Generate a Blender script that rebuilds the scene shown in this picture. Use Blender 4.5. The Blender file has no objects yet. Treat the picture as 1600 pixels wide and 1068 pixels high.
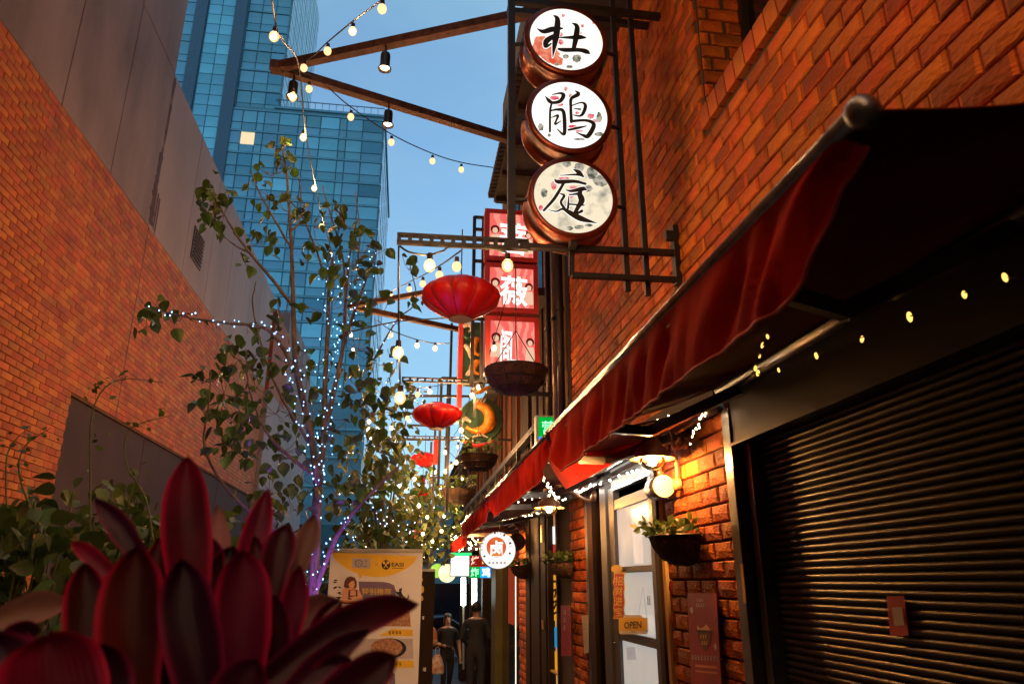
import bpy, math, random
from mathutils import Vector, Matrix, noise
R_ = math.radians
random.seed(7)
scene = bpy.context.scene
col = scene.collection

# ------------------------------------------------------------------ camera
FPX = 1135.0
PITCH = math.atan(377 / FPX)
YAW = math.atan(171 / math.hypot(377, FPX))
CAM = Vector((0, 0, 1.6))
cam_d = bpy.data.cameras.new('camera')
cam_d.sensor_width = 36
cam_d.lens = 36 * FPX / 1600
cam_d.clip_start = 0.02
cam_d.clip_end = 2000
cam_d.dof.use_dof = True
cam_d.dof.focus_distance = 6.0
cam_d.dof.aperture_fstop = 4.2
cam = bpy.data.objects.new('camera', cam_d)
cam.location = CAM
cam.rotation_euler = (math.pi / 2 + PITCH, 0, -YAW)
col.objects.link(cam)
scene.camera = cam

# ------------------------------------------------------------------ sky
world = bpy.data.worlds.new('World')
scene.world = world
world.use_nodes = True
wn, wl = world.node_tree.nodes, world.node_tree.links
wn.clear()
w_out = wn.new('ShaderNodeOutputWorld')
w_bg = wn.new('ShaderNodeBackground')
sky = wn.new('ShaderNodeTexSky')
sky.sky_type = 'NISHITA'
sky.sun_disc = False
sky.sun_elevation = R_(7.0)
sky.sun_rotation = R_(40)
sky.air_density = 1.0
sky.dust_density = 0.4
sky.ozone_density = 3.6
w_tc = wn.new('ShaderNodeTexCoord')
w_map = wn.new('ShaderNodeMapping')
w_map.inputs['Scale'].default_value = (1.2, 1.2, 2.6)
w_noise = wn.new('ShaderNodeTexNoise')
w_noise.inputs['Scale'].default_value = 2.2
w_noise.inputs['Detail'].default_value = 5
w_ramp = wn.new('ShaderNodeValToRGB')
w_ramp.color_ramp.elements[0].position = 0.30
w_ramp.color_ramp.elements[0].color = (0.3, 0.3, 0.3, 1)
w_ramp.color_ramp.elements[1].position = 0.85
w_ramp.color_ramp.elements[1].color = (1.0, 1.0, 1.0, 1)
w_mix = wn.new('ShaderNodeMix')
w_mix.data_type = 'RGBA'
w_mix.inputs[7].default_value = (0.92, 1.66, 2.12, 1)      # thin dusk cloud
wl.new(w_tc.outputs['Generated'], w_map.inputs['Vector'])
wl.new(w_map.outputs[0], w_noise.inputs['Vector'])
wl.new(w_noise.outputs['Fac'], w_ramp.inputs[0])
wl.new(w_ramp.outputs[0], w_mix.inputs[0])
wl.new(sky.outputs[0], w_mix.inputs[6])
wl.new(w_mix.outputs[2], w_bg.inputs['Color'])
w_bg.inputs['Strength'].default_value = 0.15
wl.new(w_bg.outputs[0], w_out.inputs['Surface'])

# the last of the daylight, far below full strength
sun_d = bpy.data.lights.new('sun', 'SUN')
sun_d.energy = 0.03
sun_d.angle = R_(20)
sun_d.color = (1.0, 0.85, 0.75)
sun_o = bpy.data.objects.new('sun', sun_d)
sun_o.rotation_euler = (R_(83), 0, R_(180 - 40))
col.objects.link(sun_o)

scene.view_settings.view_transform = 'Standard'
scene.view_settings.look = 'None'
EXPO = 1.25
scene.view_settings.exposure = EXPO
scene.view_settings.gamma = 1.0
scene.view_settings.use_curve_mapping = False
scene.cycles.use_denoising = True
scene.cycles.max_bounces = 4
scene.cycles.diffuse_bounces = 2
scene.cycles.glossy_bounces = 2
scene.cycles.transmission_bounces = 4
scene.cycles.sample_clamp_indirect = 6.0
scene.cycles.sample_clamp_direct = 0.0
scene.cycles.use_light_tree = True
scene.cycles.use_adaptive_sampling = True
scene.cycles.adaptive_threshold = 0.015
scene.cycles.caustics_reflective = False
scene.cycles.caustics_refractive = False

# ------------------------------------------------------------------ helpers
FV = Vector((math.sin(YAW) * math.cos(PITCH), math.cos(YAW) * math.cos(PITCH), math.sin(PITCH)))
RV = Vector((math.cos(YAW), -math.sin(YAW), 0))
UV_ = RV.cross(FV)

def P(u, v, X=None, Y=None, Z=None):
    """a point of the photograph, put at its real distance on the plane X, Y or Z"""
    d = FV * FPX + RV * (u - 800) + UV_ * (534 - v)
    t = (X / d.x) if X is not None else (Y / d.y) if Y is not None else ((Z - 1.6) / d.z)
    return CAM + d * t

def pix(p):
    d = Vector(p) - CAM
    z = d.dot(FV)
    if z < 0.05:
        return None
    return 800 + FPX * d.dot(RV) / z, 534 - FPX * d.dot(UV_) / z, z

WL = {}

def tag(o, label=None, cat=None, group=None, kind=None):
    if label: o['label'] = label
    if cat: o['category'] = cat
    if group: o['group'] = group
    if kind: o['kind'] = kind
    return o

def thing(name, label, cat, loc=(0, 0, 0), group=None):
    o = bpy.data.objects.new(name, None)
    o.empty_display_size = 0.1
    o.location = loc
    col.objects.link(o)
    WL[o.name] = Vector(loc)
    return tag(o, label, cat, group)

class G:
    def __init__(s):
        s.v, s.f, s.m = [], [], []
    def add(s, vs, fs, mi=0):
        n = len(s.v)
        s.v += [Vector(a) for a in vs]
        s.f += [tuple(i + n for i in f) for f in fs]
        s.m += [mi] * len(fs)
        return s
    def box(s, c, d, rot=None, mi=0):
        hx, hy, hz = d[0] / 2, d[1] / 2, d[2] / 2
        vs = [Vector((x, y, z)) for x in (-hx, hx) for y in (-hy, hy) for z in (-hz, hz)]
        if rot is not None:
            vs = [rot @ a for a in vs]
        c = Vector(c)
        return s.add([a + c for a in vs], [(0, 1, 3, 2), (4, 6, 7, 5), (0, 4, 5, 1), (2, 3, 7, 6), (0, 2, 6, 4), (1, 5, 7, 3)], mi)
    def b2(s, lo, hi, mi=0):
        lo, hi = Vector(lo), Vector(hi)
        return s.box((lo + hi) / 2, [abs(a) for a in hi - lo], None, mi)
    def bar(s, a, b, w, h, mi=0, up=(0, 0, 1)):
        a, b = Vector(a), Vector(b)
        d = (b - a)
        L = d.length
        d = d / L
        up = Vector(up)
        if abs(d.dot(up)) > 0.98:
            up = Vector((0, 1, 0))
        sx = d.cross(up).normalized()
        sz = sx.cross(d)
        rot = Matrix((sx, d, sz)).transposed()
        return s.box((a + b) / 2, (w, L, h), rot, mi)
    def tube(s, pts, r, n=6, mi=0, cap=True):
        pts = [Vector(p) for p in pts]
        rs = r if isinstance(r, (list, tuple)) else [r] * len(pts)
        rings = []
        nrm = None
        for i, p in enumerate(pts):
            d = (pts[min(i + 1, len(pts) - 1)] - pts[max(i - 1, 0)])
            if d.length < 1e-9: d = Vector((0, 0, 1))
            d.normalize()
            if nrm is None:
                nrm = d.orthogonal().normalized()
            else:
                nrm = (nrm - d * nrm.dot(d))
                nrm = nrm.normalized() if nrm.length > 1e-6 else d.orthogonal().normalized()
            bn = d.cross(nrm)
            rings.append([p + (nrm * math.cos(2 * math.pi * k / n) + bn * math.sin(2 * math.pi * k / n)) * rs[i] for k in range(n)])
        vs = [q for ring in rings for q in ring]
        fs = []
        for i in range(len(pts) - 1):
            for k in range(n):
                k2 = (k + 1) % n
                fs.append((i * n + k, i * n + k2, (i + 1) * n + k2, (i + 1) * n + k))
        if cap:
            fs.append(tuple(range(n - 1, -1, -1)))
            fs.append(tuple((len(pts) - 1) * n + k for k in range(n)))
        return s.add(vs, fs, mi)
    def lathe(s, prof, c, axis=(0, 0, 1), n=24, mi=0, lobes=0, amp=0.0):
        """prof: (radius, height) list"""
        ax = Vector(axis).normalized()
        q = Vector((0, 0, 1)).rotation_difference(ax)
        c = Vector(c)
        vs, fs = [], []
        for r, h in prof:
            for k in range(n):
                a = 2 * math.pi * k / n
                rr = r
                if lobes:
                    rr = r * (1 - amp * (1 - abs(math.sin(a * lobes / 2))) ** 2)
                vs.append(c + q @ Vector((rr * math.cos(a), rr * math.sin(a), h)))
        for i in range(len(prof) - 1):
            for k in range(n):
                k2 = (k + 1) % n
                fs.append((i * n + k, i * n + k2, (i + 1) * n + k2, (i + 1) * n + k))
        return s.add(vs, fs, mi)
    def disc(s, c, r, axis=(0, -1, 0), n=32, mi=0, rx=1.0):
        ax = Vector(axis).normalized()
        q = Vector((0, 0, 1)).rotation_difference(ax)
        c = Vector(c)
        return s.add([c + q @ Vector((r * rx * math.cos(2 * math.pi * k / n), r * math.sin(2 * math.pi * k / n), 0)) for k in range(n)], [tuple(range(n))], mi)
    def ball(s, c, r, n=10, m=6, mi=0, sc=(1, 1, 1)):
        c = Vector(c)
        vs, fs = [c + Vector((0, 0, -r * sc[2]))], []
        for i in range(1, m):
            t = -math.pi / 2 + math.pi * i / m
            for k in range(n):
                a = 2 * math.pi * k / n
                vs.append(c + Vector((r * sc[0] * math.cos(t) * math.cos(a), r * sc[1] * math.cos(t) * math.sin(a), r * sc[2] * math.sin(t))))
        vs.append(c + Vector((0, 0, r * sc[2])))
        for k in range(n):
            fs.append((0, 1 + (k + 1) % n, 1 + k))
            fs.append((len(vs) - 1, 1 + (m - 2) * n + k, 1 + (m - 2) * n + (k + 1) % n))
        for i in range(m - 2):
            for k in range(n):
                k2 = (k + 1) % n
                fs.append((1 + i * n + k, 1 + i * n + k2, 1 + (i + 1) * n + k2, 1 + (i + 1) * n + k))
        return s.add(vs, fs, mi)
    def mesh(s, name, mats, off=Vector((0, 0, 0)), smooth=False):
        me = bpy.data.meshes.new(name)
        me.from_pydata([tuple(a - off) for a in s.v], [], s.f)
        for m_ in (mats if isinstance(mats, (list, tuple)) else [mats]):
            me.materials.append(m_)
        if any(s.m):
            me.polygons.foreach_set('material_index', s.m)
        if smooth:
            me.polygons.foreach_set('use_smooth', [True] * len(me.polygons))
        me.update()
        return me
    def build(s, name, mats, parent=None, origin=None, smooth=False, bevel=0):
        """ONE mesh object; vertices are given in world coordinates"""
        if parent is not None:
            off = WL[parent.name]
        else:
            off = Vector(origin) if origin is not None else Vector((0, 0, 0))
        me = s.mesh(name, mats, off, smooth)
        o = bpy.data.objects.new(name, me)
        col.objects.link(o)
        if parent is not None:
            o.parent = parent
        else:
            o.location = off
        WL[o.name] = off
        if bevel:
            md = o.modifiers.new('bevel', 'BEVEL')
            md.width = bevel
            md.segments = 2
            md.limit_method = 'ANGLE'
        return o

def inst(name, me, parent, loc, rot=None, scale=None):
    """a piece that shares mesh data; loc in world coordinates"""
    o = bpy.data.objects.new(name, me)
    col.objects.link(o)
    off = WL[parent.name] if parent is not None else Vector((0, 0, 0))
    o.parent = parent
    o.location = Vector(loc) - off
    if rot is not None:
        o.rotation_euler = rot
    if scale is not None:
        o.scale = scale if isinstance(scale, (tuple, list, Vector)) else (scale,) * 3
    WL[o.name] = Vector(loc)
    return o

def curve(pts, n=8):
    """Catmull-Rom through points"""
    pts = [Vector(p) for p in pts]
    if len(pts) < 3:
        return [pts[0].lerp(pts[-1], i / n) for i in range(n + 1)]
    q = [pts[0] * 2 - pts[1]] + pts + [pts[-1] * 2 - pts[-2]]
    out = []
    for i in range(1, len(q) - 2):
        p0, p1, p2, p3 = q[i - 1:i + 3]
        for k in range(n):
            t = k / n
            out.append(0.5 * ((2 * p1) + (p2 - p0) * t + (2 * p0 - 5 * p1 + 4 * p2 - p3) * t * t + (3 * p1 - p0 - 3 * p2 + p3) * t ** 3))
    out.append(pts[-1])
    return out

def sag(a, b, s, n=16):
    a, b = Vector(a), Vector(b)
    return [a.lerp(b, i / n) - Vector((0, 0, s * 4 * (i / n) * (1 - i / n))) for i in range(n + 1)]

# ------------------------------------------------------------------ materials
def nd(nt, t, **k):
    n = nt.nodes.new(t)
    for a, b in k.items():
        setattr(n, a, b)
    return n

MATS = {}

def pm(name, c, rough=0.6, metal=0.0, var=0.15, scale=6.0, bump=0.15, bscale=40.0, bdist=0.01, c2=None, rnd=0.0,
       emit=None, es=0.0, trans=0.0, stretch=(1, 1, 1), spec=0.5, coat=0.0, huer=0.0, alpha=1.0, sub=0.0):
    """procedural material: noise colour variation, per piece variation and fine bump"""
    m = bpy.data.materials.new(name)
    m.use_nodes = True
    nt = m.node_tree
    nt.nodes.clear()
    L = nt.links
    out = nd(nt, 'ShaderNodeOutputMaterial')
    b = nd(nt, 'ShaderNodeBsdfPrincipled')
    L.new(b.outputs[0], out.inputs[0])
    tc = nd(nt, 'ShaderNodeTexCoord')
    mp = nd(nt, 'ShaderNodeMapping')
    mp.inputs['Scale'].default_value = stretch
    L.new(tc.outputs['Object'], mp.inputs['Vector'])
    n1 = nd(nt, 'ShaderNodeTexNoise')
    n1.inputs['Scale'].default_value = scale
    n1.inputs['Detail'].default_value = 5
    L.new(mp.outputs[0], n1.inputs['Vector'])
    r = nd(nt, 'ShaderNodeValToRGB')
    r.color_ramp.elements[0].position = 0.3
    r.color_ramp.elements[1].position = 0.7
    d = c2 if c2 else tuple(x * (1 - var) for x in c)
    e = tuple(min(1, x * (1 + var)) for x in c) if not c2 else c
    r.color_ramp.elements[0].color = (*d, 1)
    r.color_ramp.elements[1].color = (*e, 1)
    L.new(n1.outputs['Fac'], r.inputs[0])
    src = r.outputs[0]
    if rnd or huer:
        oi = nd(nt, 'ShaderNodeObjectInfo')
        ge = nd(nt, 'ShaderNodeNewGeometry')
        ad = nd(nt, 'ShaderNodeMath', operation='ADD')
        L.new(oi.outputs['Random'], ad.inputs[0])
        L.new(ge.outputs['Random Per Island'], ad.inputs[1])
        fr = nd(nt, 'ShaderNodeMath', operation='FRACT')
        L.new(ad.outputs[0], fr.inputs[0])
        mr = nd(nt, 'ShaderNodeMapRange')
        mr.inputs[3].default_value = 1 - rnd
        mr.inputs[4].default_value = 1 + rnd
        L.new(fr.outputs[0], mr.inputs[0])
        hs = nd(nt, 'ShaderNodeHueSaturation')
        L.new(src, hs.inputs['Color'])
        L.new(mr.outputs[0], hs.inputs['Value'])
        if huer:
            f2 = nd(nt, 'ShaderNodeMath', operation='MULTIPLY')
            f2.inputs[1].default_value = 7.31
            L.new(fr.outputs[0], f2.inputs[0])
            f3 = nd(nt, 'ShaderNodeMath', operation='FRACT')
            L.new(f2.outputs[0], f3.inputs[0])
            m2 = nd(nt, 'ShaderNodeMapRange')
            m2.inputs[3].default_value = 0.5 - huer
            m2.inputs[4].default_value = 0.5 + huer
            L.new(f3.outputs[0], m2.inputs[0])
            L.new(m2.outputs[0], hs.inputs['Hue'])
        src = hs.outputs[0]
    L.new(src, b.inputs['Base Color'])
    b.inputs['Metallic'].default_value = metal
    b.inputs['Specular IOR Level'].default_value = spec
    b.inputs['Coat Weight'].default_value = coat
    b.inputs['Alpha'].default_value = alpha
    if trans:
        b.inputs['Transmission Weight'].default_value = trans
    n2 = nd(nt, 'ShaderNodeTexNoise')
    n2.inputs['Scale'].default_value = bscale
    n2.inputs['Detail'].default_value = 4
    L.new(mp.outputs[0], n2.inputs['Vector'])
    mr2 = nd(nt, 'ShaderNodeMapRange')
    mr2.inputs[3].default_value = max(0.02, rough - 0.1)
    mr2.inputs[4].default_value = min(1, rough + 0.1)
    L.new(n1.outputs['Fac'], mr2.inputs[0])
    L.new(mr2.outputs[0], b.inputs['Roughness'])
    if bump:
        bp = nd(nt, 'ShaderNodeBump')
        bp.inputs['Strength'].default_value = bump
        bp.inputs['Distance'].default_value = bdist
        L.new(n2.outputs['Fac'], bp.inputs['Height'])
        L.new(bp.outputs[0], b.inputs['Normal'])
    if emit:
        b.inputs['Emission Color'].default_value = (*emit, 1)
        b.inputs['Emission Strength'].default_value = es
    if sub:      # thin translucent sheet (leaf, cloth, paper)
        tr = nd(nt, 'ShaderNodeBsdfTranslucent')
        L.new(src, tr.inputs['Color'])
        mx = nd(nt, 'ShaderNodeMixShader')
        mx.inputs[0].default_value = sub
        L.new(b.outputs[0], mx.inputs[1])
        L.new(tr.outputs[0], mx.inputs[2])
        L.new(mx.outputs[0], out.inputs[0])
    MATS[name] = m
    return m

def em(name, c, s, c2=None, scale=8.0, thr=(0.4, 0.6), sampling=True, detail=4.0, wave=False):
    """a surface that gives off light, with a printed pattern when c2 is given"""
    m = bpy.data.materials.new(name)
    m.use_nodes = True
    nt = m.node_tree
    nt.nodes.clear()
    L = nt.links
    out = nd(nt, 'ShaderNodeOutputMaterial')
    e = nd(nt, 'ShaderNodeEmission')
    e.inputs['Color'].default_value = (*c, 1)
    e.inputs['Strength'].default_value = s * 2 ** -EXPO
    if c2:
        tc = nd(nt, 'ShaderNodeTexCoord')
        n1 = nd(nt, 'ShaderNodeTexWave' if wave else 'ShaderNodeTexNoise')
        n1.inputs['Scale'].default_value = scale
        n1.inputs['Detail'].default_value = detail
        if wave:
            n1.inputs['Distortion'].default_value = 9.0
        L.new(tc.outputs['Object'], n1.inputs['Vector'])
        r = nd(nt, 'ShaderNodeValToRGB')
        r.color_ramp.elements[0].position = thr[0]
        r.color_ramp.elements[1].position = thr[1]
        r.color_ramp.elements[0].color = (*c, 1)
        r.color_ramp.elements[1].color = (*c2, 1)
        L.new(n1.outputs['Fac'], r.inputs[0])
        L.new(r.outputs[0], e.inputs['Color'])
    L.new(e.outputs[0], out.inputs[0])
    if not sampling:
        m.cycles.emission_sampling = 'NONE'
    MATS[name] = m
    return m

def brick_mat(name, c, c2, rnd, bump, bscale, stretch=(1, 1, 1), bdist=0.01):
    return pm(name, c, rough=0.78, c2=c2, rnd=rnd, huer=0.012, scale=3.0, bump=bump, bscale=bscale, stretch=stretch, bdist=bdist, spec=0.35)

M = MATS
brick_mat('rock_brick', (0.46, 0.102, 0.009), (0.18, 0.036, 0.004), 0.40, 0.7, 45, (1, 0.7, 1.7), 0.016)
brick_mat('smooth_brick', (0.50, 0.132, 0.020), (0.33, 0.076, 0.012), 0.22, 0.35, 60)
pm('mortar_dark', (0.06, 0.03, 0.02), 0.95, bump=0.4)
pm('mortar_left', (0.13, 0.065, 0.04), 0.95, bump=0.4)
pm('concrete', (0.33, 0.235, 0.22), 0.9, c2=(0.14, 0.095, 0.09), scale=0.9, bump=0.25, bscale=30, stretch=(1, 1, 0.45))
pm('concrete_pale', (0.37, 0.275, 0.26), 0.9, c2=(0.26, 0.19, 0.18), scale=0.7, bump=0.2, bscale=30, stretch=(1, 1, 0.4))
pm('stain', (0.09, 0.045, 0.04), 0.9, scale=20)
pm('door_metal', (0.065, 0.042, 0.045), 0.85, 0.0, scale=1.5, bump=0.05, spec=0.12)
pm('black_metal', (0.018, 0.015, 0.015), 0.45, 0.2, bump=0.1, bscale=120, var=0.3)
pm('grey_metal', (0.16, 0.15, 0.15), 0.35, 0.9, bump=0.05, var=0.25)
pm('bright_metal', (0.55, 0.53, 0.52), 0.22, 1.0, bump=0.05)
pm('shutter', (0.020, 0.014, 0.019), 0.44, 0.0, spec=0.26, var=0.35, scale=3, bump=0.06, bscale=25)
pm('header_metal', (0.028, 0.018, 0.014), 0.5, 0.0, var=0.3, scale=2, bump=0.08, bscale=20, spec=0.3)
pm('rust_metal', (0.085, 0.035, 0.022), 0.55, 0.55, var=0.5, scale=18, bump=0.2)
pm('dark_wood', (0.026, 0.012, 0.007), 0.7, spec=0.2, var=0.4, scale=5, stretch=(6, 6, 0.5), bump=0.2, bscale=12)
pm('brown_wood', (0.16, 0.048, 0.011), 0.7, spec=0.15, c2=(0.07, 0.022, 0.007), scale=5, stretch=(6, 6, 0.5), rnd=0.35, bump=0.2, bscale=12)
pm('yellow_wood', (0.62, 0.42, 0.17), 0.5, var=0.15, scale=6, stretch=(6, 6, 0.4))
pm('olive_paint', (0.085, 0.075, 0.02), 0.45, var=0.2)
pm('roof_dark', (0.028, 0.018, 0.014), 0.8, var=0.4)
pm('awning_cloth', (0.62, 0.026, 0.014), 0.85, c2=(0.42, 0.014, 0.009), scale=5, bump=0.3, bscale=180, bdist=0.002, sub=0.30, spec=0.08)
pm('awning_shaded', (0.075, 0.006, 0.005), 0.85, var=0.25, scale=5, bump=0.3, bscale=180, bdist=0.002, sub=0.10, spec=0.08)  # same cloth darkened, the underside's shade put into the colour
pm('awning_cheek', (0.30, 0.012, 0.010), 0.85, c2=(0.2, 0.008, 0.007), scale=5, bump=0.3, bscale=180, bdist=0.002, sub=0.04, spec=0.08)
pm('piping', (0.42, 0.06, 0.06), 0.7)
pm('chrome_pole', (0.32, 0.31, 0.33), 0.22, 0.95, var=0.5, scale=20, bump=0.05)
pm('paint_grey', (0.075, 0.075, 0.085), 0.4, var=0.1)
pm('door_glass', (0.40, 0.39, 0.36), 0.12, c2=(0.30, 0.30, 0.29), scale=3, bump=0, spec=0.6, emit=(0.55, 0.53, 0.48), es=0.30)  # panes emit a little, standing in for the lit room behind
pm('dark_glass', (0.008, 0.008, 0.012), 0.08, bump=0, spec=0.7)
pm('lantern_red', (0.66, 0.010, 0.008), 0.42, var=0.2, scale=4, bump=0.1, bscale=120, bdist=0.002, sub=0.35, coat=0.2)
pm('rib_red', (0.16, 0.008, 0.008), 0.6)
pm('gold', (0.55, 0.30, 0.06), 0.4, 0.6)
pm('cable', (0.015, 0.013, 0.013), 0.6)
pm('socket', (0.03, 0.018, 0.015), 0.5)
pm('coir', (0.065, 0.030, 0.014), 0.95, var=0.5, scale=14, bump=0.9, bscale=60, bdist=0.02)
pm('bark', (0.11, 0.085, 0.07), 0.85, var=0.4, scale=25, bump=0.6, bscale=50, stretch=(1, 1, 0.4))
pm('leaf', (0.070, 0.140, 0.025), 0.42, c2=(0.024, 0.060, 0.014), rnd=0.5, huer=0.02, scale=12, bump=0.15, sub=0.3, coat=0.15)
pm('leaf_far', (0.075, 0.11, 0.02), 0.5, c2=(0.03, 0.05, 0.012), rnd=0.5, huer=0.05, scale=12, bump=0, sub=0.25)
pm('leaf_low', (0.11, 0.17, 0.04), 0.5, c2=(0.045, 0.075, 0.02), rnd=0.5, huer=0.03, scale=12, bump=0, sub=0.3)
pm('stem_green', (0.09, 0.10, 0.025), 0.6)
pm('soil', (0.03, 0.02, 0.015), 0.95, bump=0.8)
pm('asphalt', (0.055, 0.052, 0.05), 0.6, var=0.3, scale=3, bump=0.4, bscale=90)
pm('paver', (0.10, 0.09, 0.085), 0.6, var=0.25, rnd=0.2, bump=0.3)
pm('ground_far', (0.06, 0.06, 0.06), 0.9)
pm('tower_core', (0.11, 0.24, 0.29), 0.5, var=0.2, scale=0.3, bump=0)  # core, strip and windows lightened, haze put into the colour
pm('tower_strip', (0.08, 0.13, 0.18), 0.6, var=0.2, bump=0)
pm('tower_pane', (0.18, 0.37, 0.43), 0.16, 0.4, rnd=0.16, huer=0.015, var=0.12, scale=0.4, bump=0.04, bscale=0.6)
pm('tower_pane_light', (0.22, 0.52, 0.60), 0.2, 0.35, rnd=0.18, huer=0.01, var=0.1, scale=0.4, bump=0.04, bscale=0.6)
pm('tower_window', (0.10, 0.25, 0.31), 0.12, 0.4, rnd=0.3, var=0.1, bump=0)
pm('tower_band', (0.15, 0.33, 0.40), 0.4, 0.3, var=0.15, scale=0.4, bump=0)
em('tower_lit', (1.0, 0.80, 0.50), 1.0)
pm('white_print', (0.84, 0.82, 0.82), 0.5, var=0.04, bump=0)
pm('yellow_print', (0.92, 0.58, 0.03), 0.5, var=0.05, bump=0)
pm('purple_print', (0.20, 0.13, 0.24), 0.5, var=0.05, bump=0)
pm('peach_print', (0.78, 0.42, 0.27), 0.5, var=0.08, bump=0)
pm('brown_print', (0.13, 0.03, 0.018), 0.5, var=0.2, bump=0)
pm('black_print', (0.014, 0.012, 0.012), 0.5, bump=0)
pm('orange_print', (0.66, 0.25, 0.10), 0.5, var=0.1, bump=0)
pm('red_print', (0.50, 0.02, 0.02), 0.5, var=0.1, bump=0)
pm('food_print', (0.62, 0.36, 0.22), 0.5, c2=(0.28, 0.11, 0.06), scale=40, bump=0)
pm('gold_print', (0.75, 0.50, 0.08), 0.5, bump=0)
pm('pale_print', (0.55, 0.50, 0.52), 0.5, var=0.1, bump=0)
pm('poster_red', (0.34, 0.025, 0.03), 0.4, var=0.15, scale=6, bump=0.03)
pm('tag_red', (0.42, 0.05, 0.05), 0.5, var=0.1, bump=0)
pm('paper', (0.42, 0.38, 0.36), 0.6, var=0.15, bump=0.1)
pm('skin', (0.50, 0.27, 0.18), 0.5, var=0.06, bump=0)
pm('black_cloth', (0.018, 0.016, 0.018), 0.85, var=0.3, bump=0.3)
pm('navy_cloth', (0.022, 0.020, 0.024), 0.85, var=0.3, bump=0.3)
pm('orange_cloth', (0.42, 0.14, 0.05), 0.85, var=0.2, bump=0.3)
pm('hair', (0.012, 0.008, 0.007), 0.45, var=0.3, bump=0.4, bscale=120, stretch=(1, 1, 0.2))
pm('bag_plastic', (0.75, 0.68, 0.60), 0.4, c2=(0.45, 0.12, 0.03), scale=14, bump=0.5, bscale=16)
pm('sign_rim', (0.16, 0.03, 0.015), 0.32, 0.55, var=0.3, bump=0.05)
pm('sign_side', (0.14, 0.07, 0.03), 0.42, 0.5, var=0.3, bump=0.05)
pm('sign_red', (0.45, 0.03, 0.025), 0.45, var=0.2, bump=0.05)
pm('carve_orange', (0.72, 0.26, 0.02), 0.4, var=0.3, scale=18, bump=0.3)
pm('carve_green', (0.02, 0.085, 0.04), 0.4, var=0.4, bump=0.3)
pm('carve_white', (0.62, 0.56, 0.46), 0.45, bump=0.1)
pm('plastic_grey', (0.42, 0.42, 0.36), 0.4, bump=0)
pm('car_paint', (0.02, 0.02, 0.025), 0.2, 0.3, bump=0, coat=0.5)
pm('pipe_dark', (0.035, 0.022, 0.018), 0.45, 0.4)
pm('pipe_light', (0.26, 0.16, 0.12), 0.4, 0.3)
pm('lamp_shade', (0.22, 0.10, 0.045), 0.4, 0.25, bump=0.1)
pm('shade_inner', (0.30, 0.17, 0.07), 0.5, bump=0)
pm('cream_face', (0.80, 0.66, 0.42), 0.4, bump=0)

BULB = 860.0
WARM = (1.0, 0.52, 0.20)
em('bulb_warm', WARM, BULB * 3.2)
em('bulb_glow', (1.0, 0.45, 0.10), 2.0)
em('bulb_dim', (1.0, 0.50, 0.22), 2.2, sampling=False)
em('bulb_lamp', (1.0, 0.48, 0.15), 1300.0)
em('bulb_spot', (1.0, 0.62, 0.30), 30.0)
em('fairy_cold', (0.20, 0.48, 1.0), 10.0, sampling=False)
em('fairy_door', (1.0, 0.88, 0.70), 2600.0)
em('fairy_amber', (1.0, 0.52, 0.10), 2.6, sampling=False)
em('fairy_warm', (1.0, 0.66, 0.34), 70.0, sampling=False)
em('fairy_far', (0.45, 0.68, 1.0), 14.0, sampling=False)
em('fairy_warm2', (1.0, 0.58, 0.22), 40.0, sampling=False)
em('purple_lamp', (0.42, 0.10, 1.0), 3800.0)

def halo_glass(name, glow, c):  # shell emits an amber glow, standing in for the bulb's halo
    m = bpy.data.materials.new(name)
    m.use_nodes = True
    nt = m.node_tree
    nt.nodes.clear()
    o = nd(nt, 'ShaderNodeOutputMaterial'); x = nd(nt, 'ShaderNodeMixShader'); t = nd(nt, 'ShaderNodeBsdfTransparent'); e = nd(nt, 'ShaderNodeEmission')
    e.inputs['Color'].default_value = (*c, 1)
    e.inputs['Strength'].default_value = glow * 2 ** -EXPO
    x.inputs[0].default_value = 0.42
    nt.links.new(t.outputs[0], x.inputs[1]); nt.links.new(e.outputs[0], x.inputs[2]); nt.links.new(x.outputs[0], o.inputs[0])
    m.cycles.emission_sampling = 'NONE'
    MATS[name] = m
halo_glass('bulb_halo', 2.3, (1.0, 0.60, 0.22))

def veined(name, c, c2, edge, rough):
    m = pm(name, c, rough, c2=c2, rnd=0.4, huer=0.03, scale=9, stretch=(1, 1, 0.5), bump=0.0, sub=0.16, spec=0.20)
    nt = m.node_tree
    L = nt.links
    b = nt.nodes['Principled BSDF']
    at = nd(nt, 'ShaderNodeAttribute', attribute_name='across')
    mu = nd(nt, 'ShaderNodeMath', operation='MULTIPLY'); mu.inputs[1].default_value = 46.0
    L.new(at.outputs['Fac'], mu.inputs[0])
    sn = nd(nt, 'ShaderNodeMath', operation='SINE')
    L.new(mu.outputs[0], sn.inputs[0])
    bp = nd(nt, 'ShaderNodeBump'); bp.inputs['Strength'].default_value = 0.16; bp.inputs['Distance'].default_value = 0.0012
    L.new(sn.outputs[0], bp.inputs['Height'])
    L.new(bp.outputs[0], b.inputs['Normal'])
    ab = nd(nt, 'ShaderNodeMath', operation='ABSOLUTE')
    L.new(at.outputs['Fac'], ab.inputs[0])
    rg_ = nd(nt, 'ShaderNodeMapRange'); rg_.inputs[1].default_value = 0.74; rg_.inputs[2].default_value = 1.0
    L.new(ab.outputs[0], rg_.inputs[0])
    mx = nd(nt, 'ShaderNodeMix', data_type='RGBA')
    L.new(rg_.outputs[0], mx.inputs[0])
    src = b.inputs['Base Color'].links[0].from_socket
    L.new(src, mx.inputs[6])
    mx.inputs[7].default_value = (*edge, 1)
    L.new(mx.outputs[2], b.inputs['Base Color'])
    return m
veined('cordyline', (0.17, 0.004, 0.012), (0.018, 0.002, 0.008), (0.60, 0.010, 0.075), 0.45)
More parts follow.
